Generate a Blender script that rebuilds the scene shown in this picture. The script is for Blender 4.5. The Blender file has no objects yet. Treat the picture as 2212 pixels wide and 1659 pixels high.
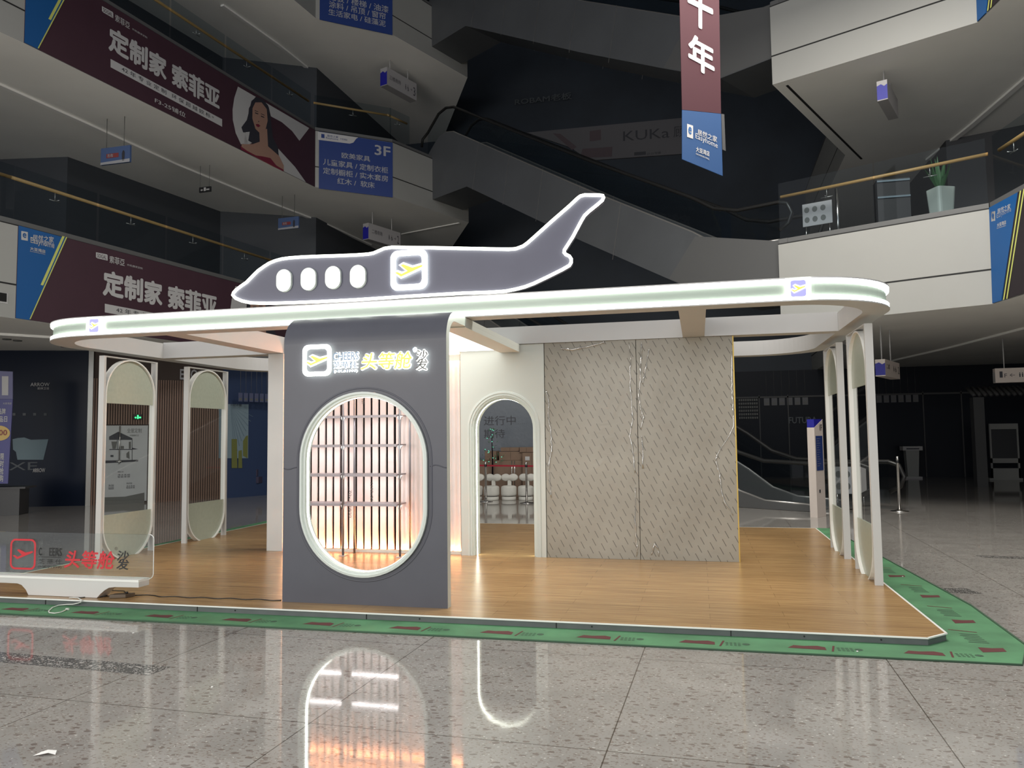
import bpy, math, random
import numpy as np
from mathutils import Vector
random.seed(7)
SC = bpy.context.scene
COL = SC.collection
# ---------------------------------------------------------------- camera
W, H = 2212, 1659
YAW, PITCH, ROLL, FPX = math.radians(13.448666), math.radians(3.860583), math.radians(-.686768), 1678.08
CAM = np.array([0, 0, 1.6])
_f = np.array([-math.sin(YAW)*math.cos(PITCH), math.cos(YAW)*math.cos(PITCH), math.sin(PITCH)])
_r = np.array([math.cos(YAW), math.sin(YAW), 0]); _u = np.cross(_r, _f)
RV = math.cos(ROLL)*_r + math.sin(ROLL)*_u; UV = -math.sin(ROLL)*_r + math.cos(ROLL)*_u; FV = _f
cd = bpy.data.cameras.new('camera'); cam = bpy.data.objects.new('camera', cd); COL.objects.link(cam)
from mathutils import Matrix
cam.matrix_world = Matrix([[RV[i], UV[i], -FV[i], CAM[i]] for i in range(3)] + [[0, 0, 0, 1]])
cd.sensor_width = 36; cd.lens = 36*FPX/W; cd.clip_end = 200; cd.clip_start = .05
SC.camera = cam
# ---------------------------------------------------------------- world, exposure, large lights
wd = bpy.data.worlds.new('world'); SC.world = wd; wd.use_nodes = True
bg = wd.node_tree.nodes['Background']; bg.inputs[0].default_value = (.92, .95, 1.0, 1); bg.inputs[1].default_value = .42
SC.view_settings.view_transform = 'Standard'; SC.view_settings.look = 'None'
SC.view_settings.gamma = 1; SC.view_settings.exposure = 1.0
LED = 9.0          # strength of the white strips round the canopy
def area(name, loc, rot, sx, sy, power, col=(1, 1, 1), spread=None):
    l = bpy.data.lights.new(name, 'AREA'); l.shape = 'RECTANGLE'; l.size = sx; l.size_y = sy; l.energy = power; l.color = col
    if spread: l.spread = spread
    o = bpy.data.objects.new(name, l); COL.objects.link(o); o.location = loc; o.rotation_euler = rot
    return o
# added unseen fill behind the camera, brightens fascias, floor and soffits from the left
area('front_fill', (-8, -8, 3.6), (math.radians(92), 0, math.radians(-26)), 12, 5, 720, (1, .95, .87))
# added unseen fill for the light from above, low to keep upper slabs dim
area('overhead_fill', (1.5, 10.5, 10.7), (0, 0, 0), 4.5, 5, 640, (1, .96, .88))

# ---------------------------------------------------------------- pixel -> place helpers (2212 x 1659)
def ray(x, y): return FV + RV*(x-1106)/FPX - UV*(y-829.5)/FPX
def OZ(x, y, z): d = ray(x, y); return CAM + d*(z-CAM[2])/d[2]
def OY(x, y, Y): d = ray(x, y); return CAM + d*Y/d[1]
def OX(x, y, X): d = ray(x, y); return CAM + d*X/d[0]
def OP(x, y, a, b):
    a = np.array(a[:2]); b = np.array(b[:2]); n = np.array([-(b-a)[1], (b-a)[0]]); d = ray(x, y)
    return CAM + d*(n@(a-CAM[:2])/(n@d[:2]))

# ---------------------------------------------------------------- materials
def mat(name, col, rough=.5, metal=0, var=0, scale=8, bump=0, emit=None, es=0, spec=.5, coat=0):
    m = bpy.data.materials.new(name); m.use_nodes = True; nt = m.node_tree; b = nt.nodes['Principled BSDF']
    b.inputs['Base Color'].default_value = (*col, 1); b.inputs['Roughness'].default_value = rough
    b.inputs['Metallic'].default_value = metal; b.inputs['Specular IOR Level'].default_value = spec
    b.inputs['Coat Weight'].default_value = coat; b.inputs['Coat Roughness'].default_value = .03
    if emit: b.inputs['Emission Color'].default_value = (*emit, 1); b.inputs['Emission Strength'].default_value = es
    tc = nt.nodes.new('ShaderNodeTexCoord'); n = nt.nodes.new('ShaderNodeTexNoise'); n.inputs['Scale'].default_value = scale
    n.inputs['Detail'].default_value = 4; nt.links.new(tc.outputs['Object'], n.inputs['Vector'])
    if var:
        r = nt.nodes.new('ShaderNodeValToRGB'); e = r.color_ramp.elements
        e[0].position = .3; e[1].position = .7
        e[0].color = (*[c*(1-var) for c in col], 1); e[1].color = (*[min(1, c*(1+var)) for c in col], 1)
        nt.links.new(n.outputs['Fac'], r.inputs[0]); nt.links.new(r.outputs[0], b.inputs['Base Color'])
    if bump:
        bp = nt.nodes.new('ShaderNodeBump'); bp.inputs['Strength'].default_value = bump; bp.inputs['Distance'].default_value = .01
        nt.links.new(n.outputs['Fac'], bp.inputs['Height']); nt.links.new(bp.outputs[0], b.inputs['Normal'])
    return m
def emis(name, col, s):
    m = bpy.data.materials.new(name); m.use_nodes = True; nt = m.node_tree; nt.nodes.clear()
    e = nt.nodes.new('ShaderNodeEmission'); e.inputs[0].default_value = (*col, 1); e.inputs[1].default_value = s
    o = nt.nodes.new('ShaderNodeOutputMaterial'); nt.links.new(e.outputs[0], o.inputs[0]); return m
def glass(name, tint=(.9, .95, .93), refl=1.0, extra=0.0):
    m = bpy.data.materials.new(name); m.use_nodes = True; nt = m.node_tree; nt.nodes.clear()
    t = nt.nodes.new('ShaderNodeBsdfTransparent'); t.inputs[0].default_value = (*tint, 1)
    g = nt.nodes.new('ShaderNodeBsdfGlossy'); g.inputs['Roughness'].default_value = .02
    ge = nt.nodes.new('ShaderNodeNewGeometry'); dp_ = nt.nodes.new('ShaderNodeVectorMath'); dp_.operation = 'DOT_PRODUCT'
    nt.links.new(ge.outputs['Incoming'], dp_.inputs[0]); nt.links.new(ge.outputs['Normal'], dp_.inputs[1])
    def mm(op, x, y, z=None):
        q = nt.nodes.new('ShaderNodeMath'); q.operation = op
        for i_, v_ in enumerate((x, y, z)):
            if v_ is None: continue
            if isinstance(v_, (int, float)): q.inputs[i_].default_value = v_
            else: nt.links.new(v_, q.inputs[i_])
        return q
    f = mm('MULTIPLY_ADD', mm('POWER', mm('SUBTRACT', 1.0, mm('ABSOLUTE', dp_.outputs['Value'], None).outputs[0]).outputs[0], 5.0).outputs[0], .94, .06)
    a = nt.nodes.new('ShaderNodeMath'); a.operation = 'MULTIPLY_ADD'; a.inputs[1].default_value = refl; a.inputs[2].default_value = extra
    x = nt.nodes.new('ShaderNodeMixShader'); o = nt.nodes.new('ShaderNodeOutputMaterial')
    nt.links.new(f.outputs[0], a.inputs[0]); nt.links.new(a.outputs[0], x.inputs[0])
    nt.links.new(t.outputs[0], x.inputs[1]); nt.links.new(g.outputs[0], x.inputs[2]); nt.links.new(x.outputs[0], o.inputs[0]); return m
M = {}
M['white'] = mat('white_paint', (.56, .555, .535), .45, var=.03, scale=1.5)
M['ring'] = mat('canopy_white', (.56, .555, .545), .5, var=.02, scale=2)
M['band'] = mat('canopy_acrylic', (.20, .22, .195), .35, emit=(.75, 1, .80), es=.02)
M['led'] = emis('led_white', (.90, 1, .91), LED*.85)
M['ledsoft'] = emis('led_edge', (.93, 1, .88), 4)
M['grey'] = mat('pod_grey', (.078, .080, .098), .42, var=.05, scale=3, spec=.35)
M['planegrey'] = mat('plane_grey', (.10, .10, .14), .5, var=.04, scale=3)
M['podwhite'] = mat('pod_white', (.62, .64, .59), .4)
M['slat'] = mat('slat_white', (.75, .68, .66), .45, var=.04, scale=5)
M['dark'] = mat('dark_gap', (.006, .003, .006), .9, spec=.1)
M['shelfgrey'] = mat('shelf_grey', (.30, .27, .29), .4, .3)
M['warmdim'] = emis('led_warm_dim', (1, .50, .28), 5)
M['warmtop'] = emis('led_warm_top', (1, .38, .16), 60)
M['black'] = mat('black', (.012, .012, .014), .4)
M['warm'] = emis('led_warm', (1, .33, .12), 110)
M['ledpanel'] = emis('led_panel', (1, .99, .93), 1.4)
M['ledshelf'] = emis('led_shelf', (1, .93, .92), 11)
M['ledarch'] = emis('led_arch', (.96, 1, .86), 9)
M['ledloop'] = emis('led_loop', (.93, 1, .9), 8)
M['ledneon'] = emis('led_neon', (.96, 1, .86), 3)
M['ledface'] = emis('led_face', (.55, .75, 1), .3)
M['steel'] = mat('steel', (.62, .60, .58), .22, 1)
M['postgrey'] = mat('shelf_metal', (.30, .29, .31), .35, .7)
M['gold'] = mat('brass_trim', (.65, .45, .12), .3, .9)
M['frost'] = mat('frosted_panel', (.42, .46, .38), .3, var=.04, scale=20)
M['glass'] = glass('clear_glass', (.86, .88, .86), 1.0, .02)
M['acrylic'] = glass('acrylic', (.93, .95, .94), 1.0, .01)
M['balglass'] = glass('balustrade_glass', (.70, .76, .79), .35, .0)
M['red'] = mat('red_vinyl', (.55, .03, .04), .4)
M['redband'] = mat('red_belt', (.35, .01, .03), .6)
M['blackvinyl'] = mat('black_vinyl', (.01, .01, .01), .4)
M['orange'] = mat('orange_face', (.9, .45, .05), .4, emit=(1, .55, .05), es=.8)
M['bezel'] = mat('bezel_white', (.62, .66, .62), .35)
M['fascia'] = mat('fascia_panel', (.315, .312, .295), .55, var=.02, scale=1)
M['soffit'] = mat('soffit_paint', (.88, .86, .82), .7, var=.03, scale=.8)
M['sline'] = mat('soffit_line', (.9, .88, .85), .5)
M['joint'] = mat('joint_black', (.01, .01, .01), .8)
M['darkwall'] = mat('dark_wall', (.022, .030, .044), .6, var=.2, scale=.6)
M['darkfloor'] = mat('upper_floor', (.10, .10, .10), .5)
M['maroon'] = mat('banner_maroon', (.050, .020, .031), .55, var=.05, scale=2)
M['blue'] = mat('banner_blue', (.008, .085, .27), .5)
M['navy'] = mat('sign_navy', (.012, .035, .17), .5)
M['signblue'] = mat('sign_end_blue', (.01, .01, .28), .5)
M['lime'] = mat('banner_lime', (.55, .58, .15), .5)
M['letter'] = mat('letter_white', (.46, .45, .45), .5)
M['lettergrey'] = mat('letter_grey', (.33, .33, .35), .5)
M['ink'] = mat('ink', (.03, .03, .04), .5)
M['skin'] = mat('poster_skin', (.34, .20, .15), .6)
M['truss'] = mat('truss_panel', (.10, .105, .112), .38, .25, var=.06, scale=1.2)
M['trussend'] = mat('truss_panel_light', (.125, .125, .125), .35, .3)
M['rubber'] = mat('handrail_rubber', (.012, .012, .012), .35)
M['handgold'] = mat('handrail_wood', (.46, .27, .10), .4)
M['brown'] = mat('brown_slats', (.17, .10, .072), .5)
M['silver'] = mat('silver_edge', (.45, .43, .41), .3, .8)
M['shopblue'] = mat('shop_blue', (.028, .045, .10), .35)
M['card'] = mat('cardboard', (.20, .13, .09), .8, var=.1, scale=4)
M['chair'] = mat('chair_white', (.60, .58, .53), .7, var=.03, scale=10)
M['exit'] = emis('exit_green', (.05, 1, .22), 1.6)
M['poster'] = mat('poster_white', (.40, .41, .42), .5, var=.06, scale=1.5)
M['postergrey'] = mat('poster_grey', (.10, .10, .11), .5)
M['sun'] = mat('poster_pale', (.17, .23, .27), .5)
M['olive'] = mat('poster_olive', (.13, .14, .04), .5)
M['purple'] = mat('banner_purple', (.07, .07, .22), .5)
M['yellow'] = mat('banner_yellow', (.55, .38, .12), .5)
M['leaf'] = mat('leaf', (.03, .10, .035), .5)
M['pot'] = mat('pot_white', (.42, .46, .42), .4)
M['pinkish'] = mat('sign_face', (.62, .54, .49), .5)
M['faint'] = mat('faint_letter', (.07, .08, .09), .5)
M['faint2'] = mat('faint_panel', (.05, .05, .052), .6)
M['dim'] = mat('dim_grey', (.10, .10, .095), .5)
M['cable'] = mat('cable_white', (.6, .6, .56), .5)
M['paper'] = mat('paper', (.8, .79, .76), .6)
M['edgewhite'] = mat('edge_strip', (.8, .8, .76), .4)
M['stageside'] = mat('stage_side', (.10, .11, .11), .35, var=.1, scale=6)
M['matred'] = mat('mat_print', (.10, .022, .022), .8)
M['matgreen2'] = mat('mat_print_dark', (.04, .09, .05), .8)
M['bottle'] = mat('led_lights_green', (.05, .3, .2), .4, emit=(.2, .9, .6), es=.25)

M['redbanner'] = mat('red_cloth', (.045, .005, .012), .8)
M['blue2'] = mat('blue_cloth', (.006, .05, .16), .7)
M['shopdark'] = mat('shop_glass_dark', (.008, .012, .024), .2, spec=.2)
M['tub'] = mat('tub_print', (.13, .19, .22), .5)
M['shopdarkbrown'] = mat('slat_backing', (.04, .025, .02), .7)
M['sunray'] = mat('poster_ray', (.11, .16, .20), .5)
M['cartondark'] = mat('carton_dark', (.035, .03, .06), .8)
M['purple3'] = mat('stand_lilac', (.13, .13, .26), .5)
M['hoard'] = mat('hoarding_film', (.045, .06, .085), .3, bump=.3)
M['darkcab'] = mat('cabinet_dark', (.03, .032, .035), .5)
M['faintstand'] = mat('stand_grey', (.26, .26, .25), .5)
M['ink2'] = mat('ink_dim', (.045, .045, .055), .6)
M['edgelit'] = mat('acrylic_edge', (.8, .82, .8), .2)
M['flyerblue'] = mat('flyer_blue', (.075, .085, .15), .5)
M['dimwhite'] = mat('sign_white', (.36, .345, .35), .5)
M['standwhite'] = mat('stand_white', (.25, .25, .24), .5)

def wood():
    m = bpy.data.materials.new('wood_floor'); m.use_nodes = True; nt = m.node_tree; b = nt.nodes['Principled BSDF']
    N = nt.nodes.new; L = nt.links.new
    tc = N('ShaderNodeTexCoord'); mp = N('ShaderNodeMapping'); mp.inputs['Scale'].default_value = (.9, 26, 1)
    n = N('ShaderNodeTexNoise'); n.inputs['Scale'].default_value = 1.6; n.inputs['Detail'].default_value = 6; n.inputs['Roughness'].default_value = .65
    r = N('ShaderNodeValToRGB'); e = r.color_ramp.elements
    e[0].position = .32; e[0].color = (.27, .15, .065, 1); e[1].position = .68; e[1].color = (.50, .325, .145, 1)
    L(tc.outputs['Object'], mp.inputs[0]); L(mp.outputs[0], n.inputs['Vector']); L(n.outputs['Fac'], r.inputs[0])
    br = N('ShaderNodeTexBrick'); br.inputs['Scale'].default_value = 1; br.inputs['Brick Width'].default_value = 1.22; br.inputs['Row Height'].default_value = .2
    br.inputs['Mortar Size'].default_value = .002; br.inputs['Color1'].default_value = (1, 1, 1, 1); br.inputs['Color2'].default_value = (.90, .88, .86, 1); br.inputs['Mortar'].default_value = (.62, .58, .52, 1)
    L(tc.outputs['Object'], br.inputs['Vector'])
    x = N('ShaderNodeMix'); x.data_type = 'RGBA'; x.blend_type = 'MULTIPLY'; x.inputs[0].default_value = 1
    L(r.outputs[0], x.inputs[6]); L(br.outputs['Color'], x.inputs[7]); L(x.outputs[2], b.inputs['Base Color'])
    b.inputs['Roughness'].default_value = .27; b.inputs['Specular IOR Level'].default_value = .45
    return m
M['wood'] = wood()
def terrazzo(name, base, chipc, dark=False):
    m = bpy.data.materials.new(name); m.use_nodes = True; nt = m.node_tree; b = nt.nodes['Principled BSDF']
    N = nt.nodes.new; L = nt.links.new
    tc = N('ShaderNodeTexCoord')
    big = N('ShaderNodeTexNoise'); big.inputs['Scale'].default_value = 3; big.inputs['Detail'].default_value = 3
    L(tc.outputs['Object'], big.inputs['Vector'])
    rb = N('ShaderNodeValToRGB'); e = rb.color_ramp.elements
    e[0].position = .3; e[0].color = (*[c*.9 for c in base], 1); e[1].position = .7; e[1].color = (*[c*1.08 for c in base], 1)
    L(big.outputs['Fac'], rb.inputs[0]); prev = rb.outputs[0]
    for sc, th, rnd, col in ((13, .24, .74, chipc), (25, .22, .5, tuple(c*1.25 for c in chipc)), (45, .22, .5, tuple(c*1.6 for c in chipc)), (26, .13, .8, (.60, .58, .54))):
        d = N('ShaderNodeTexNoise'); d.inputs['Scale'].default_value = sc*1.3
        L(tc.outputs['Object'], d.inputs['Vector'])
        ad = N('ShaderNodeMix'); ad.data_type = 'VECTOR'; ad.inputs[0].default_value = .035
        L(tc.outputs['Object'], ad.inputs[4]); L(d.outputs['Color'], ad.inputs[5])
        mp = N('ShaderNodeMapping'); mp.inputs['Rotation'].default_value = (0, 0, sc*.7); mp.inputs['Scale'].default_value = (1, 1.7, 1); mp.inputs['Location'].default_value = (sc, sc*.3, 0)
        L(ad.outputs[1], mp.inputs[0])
        v = N('ShaderNodeTexVoronoi'); v.inputs['Scale'].default_value = sc; v.voronoi_dimensions = '2D'
        L(mp.outputs[0], v.inputs['Vector'])
        lt = N('ShaderNodeMath'); lt.operation = 'LESS_THAN'; lt.inputs[1].default_value = th; L(v.outputs['Distance'], lt.inputs[0])
        sp = N('ShaderNodeSeparateColor'); L(v.outputs['Color'], sp.inputs[0])
        gt = N('ShaderNodeMath'); gt.operation = 'GREATER_THAN'; gt.inputs[1].default_value = rnd; L(sp.outputs[0], gt.inputs[0])
        ml = N('ShaderNodeMath'); ml.operation = 'MULTIPLY'; L(lt.outputs[0], ml.inputs[0]); L(gt.outputs[0], ml.inputs[1])
        m2 = N('ShaderNodeMath'); m2.operation = 'MULTIPLY'; m2.inputs[1].default_value = .8; L(ml.outputs[0], m2.inputs[0])
        x = N('ShaderNodeMix'); x.data_type = 'RGBA'; x.inputs[7].default_value = (*col, 1)
        L(m2.outputs[0], x.inputs[0]); L(prev, x.inputs[6]); prev = x.outputs[2]
    if not dark:
        mp = N('ShaderNodeMapping'); mp.inputs['Location'].default_value = (.62, 1.0, 0); mp.inputs['Rotation'].default_value = (0, 0, .03)
        L(tc.outputs['Object'], mp.inputs[0])
        br = N('ShaderNodeTexBrick'); br.offset = 0; br.inputs['Scale'].default_value = 1; br.inputs['Brick Width'].default_value = 1.68; br.inputs['Row Height'].default_value = 1.68
        br.inputs['Mortar Size'].default_value = .0035; br.inputs['Color1'].default_value = (1, 1, 1, 1); br.inputs['Color2'].default_value = (.96, .96, .96, 1); br.inputs['Mortar'].default_value = (.28, .25, .22, 1)
        L(mp.outputs[0], br.inputs['Vector'])
        x = N('ShaderNodeMix'); x.data_type = 'RGBA'; x.blend_type = 'MULTIPLY'; x.inputs[0].default_value = 1
        L(prev, x.inputs[6]); L(br.outputs['Color'], x.inputs[7]); prev = x.outputs[2]
    L(prev, b.inputs['Base Color']); b.inputs['Roughness'].default_value = .055
    b.inputs['Specular IOR Level'].default_value = .4; b.inputs['Coat Weight'].default_value = 0; b.inputs['Coat IOR'].default_value = 1.5; b.inputs['Coat Roughness'].default_value = .02
    nb = N('ShaderNodeTexNoise'); nb.inputs['Scale'].default_value = 9; L(tc.outputs['Object'], nb.inputs['Vector'])
    bp = N('ShaderNodeBump'); bp.inputs['Strength'].default_value = .012; bp.inputs['Distance'].default_value = .01
    L(nb.outputs['Fac'], bp.inputs['Height']); L(bp.outputs[0], b.inputs['Normal']); L(bp.outputs[0], b.inputs['Coat Normal'])
    return m
M['terrazzo'] = terrazzo('terrazzo', (.31, .295, .275), (.15, .12, .105))
M['terrdark'] = terrazzo('terrazzo_dark', (.10, .095, .09), (.40, .38, .36), True)
def film():
    m = bpy.data.materials.new('film_wrapped_board'); m.use_nodes = True; nt = m.node_tree; b = nt.nodes['Principled BSDF']
    N = nt.nodes.new; L = nt.links.new
    tc = N('ShaderNodeTexCoord'); sp = N('ShaderNodeSeparateXYZ'); L(tc.outputs['Object'], sp.inputs[0])
    def mth(op, a, b_=None):
        n = N('ShaderNodeMath'); n.operation = op
        for i, v in enumerate((a, b_)):
            if v is None: continue
            if isinstance(v, (int, float)): n.inputs[i].default_value = v
            else: L(v, n.inputs[i])
        return n.outputs[0]
    # slanted printed dashes: lattice along two directions
    x, z = sp.outputs[0], sp.outputs[2]
    dash = None
    u = mth('ADD', x, mth('MULTIPLY', z, .52))                # constant along a dash
    # rows: each dash column at u = k*.094 ; dashes repeat along z with .165, phase shifted per column
    k = mth('FLOOR', mth('DIVIDE', u, .083)); fu = mth('SUBTRACT', mth('DIVIDE', u, .083), k)
    ph = mth('FRACT', mth('MULTIPLY', k, .37))
    fz = mth('FRACT', mth('ADD', mth('DIVIDE', z, .155), ph))
    on = mth('MULTIPLY', mth('LESS_THAN', mth('ABSOLUTE', mth('SUBTRACT', fu, .5)), .05), mth('LESS_THAN', fz, .55))
    n = N('ShaderNodeTexNoise'); n.inputs['Scale'].default_value = 2.2; n.inputs['Detail'].default_value = 4; L(tc.outputs['Object'], n.inputs['Vector'])
    r = N('ShaderNodeValToRGB'); e = r.color_ramp.elements
    e[0].position = .3; e[0].color = (.31, .285, .235, 1); e[1].position = .7; e[1].color = (.37, .345, .29, 1); L(n.outputs['Fac'], r.inputs[0])
    mx = N('ShaderNodeMix'); mx.data_type = 'RGBA'; mx.inputs[7].default_value = (.105, .095, .08, 1); L(on, mx.inputs[0]); L(r.outputs[0], mx.inputs[6]); L(mx.outputs[2], b.inputs['Base Color'])
    b.inputs['Roughness'].default_value = .32
    n2 = N('ShaderNodeTexNoise'); n2.inputs['Scale'].default_value = 5; n2.inputs['Detail'].default_value = 6; n2.inputs['Distortion'].default_value = 1.5
    L(tc.outputs['Object'], n2.inputs['Vector'])
    bp = N('ShaderNodeBump'); bp.inputs['Strength'].default_value = .25; bp.inputs['Distance'].default_value = .01; L(n2.outputs['Fac'], bp.inputs['Height']); L(bp.outputs[0], b.inputs['Normal'])
    return m
M['film'] = film()
M['filmridge'] = glass('film_wrinkle', (.97, .96, .93), 2.0, .22)
def green():
    m = mat('green_mat', (.075, .215, .10), .7, var=.22, scale=3, bump=.3); return m
M['green'] = green()

# ---------------------------------------------------------------- mesh builder
class MB:
    def __init__(s): s.v = []; s.f = []; s.mi = []; s.sm = []
    def add(s, vs, fs, mi=0, sm=False):
        o = len(s.v); s.v += [tuple(float(c) for c in p) for p in vs]
        for f in fs: s.f.append(tuple(i+o for i in f)); s.mi.append(mi); s.sm.append(sm)
        return s
    def box(s, x0, x1, y0, y1, z0, z1, mi=0):
        return s.add([(x, y, z) for z in (z0, z1) for y in (y0, y1) for x in (x0, x1)],
                     [(0, 2, 3, 1), (4, 5, 7, 6), (0, 1, 5, 4), (2, 6, 7, 3), (0, 4, 6, 2), (1, 3, 7, 5)], mi)
    def quad(s, a, b, c, d, mi=0): return s.add([a, b, c, d], [(0, 1, 2, 3)], mi)
    def prism(s, pts, lo, hi, mi=0, ax='z'):
        """pts 2D polygon extruded along an axis"""
        def P(p, t): return {'z': (p[0], p[1], t), 'y': (p[0], t, p[1]), 'x': (t, p[0], p[1])}[ax]
        n = len(pts); A = [P(p, lo) for p in pts]; B = [P(p, hi) for p in pts]
        return s.add(A+B, [tuple(range(n)), tuple(range(2*n-1, n-1, -1))] + [(i, (i+1) % n, n+(i+1) % n, n+i) for i in range(n)], mi)
    def band(s, loops, closed=True, caps=False, mi=0, sm=False, wrap=False):
        """list of equal-length 3D loops joined in order"""
        n = len(loops[0]); vs = [p for l in loops for p in l]; fs = []
        K = len(loops); rng = range(K if wrap else K-1)
        for k in rng:
            k2 = (k+1) % K
            for i in range(n if closed else n-1):
                j = (i+1) % n; fs.append((k*n+i, k*n+j, k2*n+j, k2*n+i))
        if caps: fs += [tuple(range(n)), tuple(range((K-1)*n, K*n))[::-1]]
        return s.add(vs, fs, mi, sm)
    def tube(s, path, r, n=8, mi=0, closed=False):
        P = [Vector(p) for p in path]; K = len(P); loops = []
        up = None
        for k in range(K):
            if closed: t = (P[(k+1) % K]-P[k-1])
            else: t = P[min(k+1, K-1)]-P[max(k-1, 0)]
            t.normalize()
            if up is None: up = Vector((0, 0, 1)) if abs(t.z) < .9 else Vector((1, 0, 0))
            a = t.cross(up)
            if a.length < 1e-4: a = t.cross(Vector((.3, 1, .2)))
            a.normalize(); b = a.cross(t); up = b
            rr = r[k] if isinstance(r, (list, tuple)) else r
            loops.append([P[k]+a*math.cos(2*math.pi*i/n)*rr+b*math.sin(2*math.pi*i/n)*rr for i in range(n)])
        return s.band(loops, True, not closed, mi, True, closed)
    def lathe(s, c, prof, n=24, mi=0):
        loops = [[(c[0]+r*math.cos(2*math.pi*i/n), c[1]+r*math.sin(2*math.pi*i/n), c[2]+z) for i in range(n)] for r, z in prof]
        return s.band(loops, True, True, mi, True)
    def build(s, name, mats, parent=None, bevel=0):
        off = (0, 0, 0)
        if parent is not None:
            q = parent; off = Vector((0, 0, 0))
            while q is not None: off = off + q.location; q = q.parent
        me = bpy.data.meshes.new(name); me.from_pydata([(p[0]-off[0], p[1]-off[1], p[2]-off[2]) for p in s.v], [], s.f)
        if not isinstance(mats, (list, tuple)): mats = [mats]
        for m in mats: me.materials.append(m)
        me.polygons.foreach_set('material_index', s.mi); me.polygons.foreach_set('use_smooth', s.sm); me.update()
        import bmesh
        bm = bmesh.new(); bm.from_mesh(me); bmesh.ops.recalc_face_normals(bm, faces=bm.faces)
        bm.to_mesh(me); bm.free()
        o = bpy.data.objects.new(name, me); COL.objects.link(o); o.parent = parent
        if bevel:
            b = o.modifiers.new('bevel', 'BEVEL'); b.width = bevel; b.segments = 2; b.limit_method = 'ANGLE'
        return o
def thing(name, label, cat, loc=(0, 0, 0), group=None):
    o = bpy.data.objects.new(name, None); COL.objects.link(o); o.location = loc; o['label'] = label; o['category'] = cat
    o.empty_display_size = .1
    if group: o['group'] = group
    return o
def tag(o, label, cat, group=None):
    o['label'] = label; o['category'] = cat
    if group: o['group'] = group
    return o
def struct(o): o['kind'] = 'structure'; return o
def copytree(o, parent=None):
    c = o.copy(); COL.objects.link(c); c.parent = parent
    for ch in [q for q in list(bpy.data.objects) if q.parent == o and q != c]: copytree(ch, c)
    return c
_tc = {}
def glyphs(body, off, slant, spacing=1.0, line=1.0):
    key = (body, off, slant, spacing, line)
    if key not in _tc:
        cu = bpy.data.curves.new('t', 'FONT'); cu.body = body; cu.offset = off; cu.shear = slant; cu.resolution_u = 2; cu.space_character = spacing; cu.space_line = line
        ob = bpy.data.objects.new('t', cu); COL.objects.link(ob); bpy.context.view_layer.update()
        me = bpy.data.meshes.new_from_object(ob.evaluated_get(bpy.context.evaluated_depsgraph_get()))
        V = np.array([(v.co.x, v.co.y) for v in me.vertices]); Fc = [tuple(p.vertices) for p in me.polygons]
        bpy.data.objects.remove(ob); bpy.data.curves.remove(cu); bpy.data.meshes.remove(me)
        _tc[key] = (V, Fc)
    return _tc[key]
def text(mb, body, BL, BR, TL, off=.0, slant=0, lift=0.0, mi=0, spacing=1.0, line=1.0):
    """lettering fitted into the parallelogram BL, BR, TL; off thickens the strokes by stacking shifted copies"""
    V, Fc = glyphs(body, 0, slant, spacing, line); off = max(off, 0)
    BL, BR, TL = map(np.array, (BL, BR, TL)); lo = V.min(0)-off; hi = V.max(0)+off; n = np.cross(BR-BL, TL-BL); n = n/np.linalg.norm(n)
    sh = [(0, 0)]
    if off > 0: sh += [(off*math.cos(k_*math.pi/4), off*math.sin(k_*math.pi/4)) for k_ in range(8)]
    for k_, (dx, dy) in enumerate(sh):
        vs = [BL+(BR-BL)*(p[0]+dx-lo[0])/(hi[0]-lo[0])+(TL-BL)*(p[1]+dy-lo[1])/(hi[1]-lo[1])+n*(lift+.0003*k_) for p in V]
        mb.add(vs, Fc, mi)
    return mb
def poly(mb, pts, BL, BR, TL, lift=0, mi=0):
    BL, BR, TL = map(np.array, (BL, BR, TL)); n = np.cross(BR-BL, TL-BL); n = n/np.linalg.norm(n)
    mb.add([BL+(BR-BL)*u+(TL-BL)*v+n*lift for u, v in pts], [tuple(range(len(pts)))], mi); return mb
def ringpoly(mb, outer, inner, BL, BR, TL, lift=0, mi=0):
    BL, BR, TL = map(np.array, (BL, BR, TL)); n = np.cross(BR-BL, TL-BL); n = n/np.linalg.norm(n)
    f = lambda L_: [BL+(BR-BL)*u+(TL-BL)*v+n*lift for u, v in L_]
    mb.band([f(outer), f(inner)], True, False, mi); return mb
def rrect(x0, x1, y0, y1, r, n=6):
    o = []
    for cx, cy, a in ((x1-r, y1-r, 0), (x0+r, y1-r, 90), (x0+r, y0+r, 180), (x1-r, y0+r, 270)):
        for i in range(n+1):
            t = math.radians(a+90*i/n); o.append((cx+r*math.cos(t), cy+r*math.sin(t)))
    return o
def stad(cx, cz, hw, hh, n=20):
    o = []; s_ = hh-hw
    for i in range(n+1): t = math.pi*i/n; o.append((cx+hw*math.cos(t), cz+s_+hw*math.sin(t)))
    for i in range(n+1): t = math.pi+math.pi*i/n; o.append((cx+hw*math.cos(t), cz-s_+hw*math.sin(t)))
    return o
ICON = [(.10, .45), (.18, .465), (.30, .41), (.46, .475), (.26, .635), (.34, .66), (.60, .555), (.86, .61), (.90, .585), (.86, .55), (.28, .33)]
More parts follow.
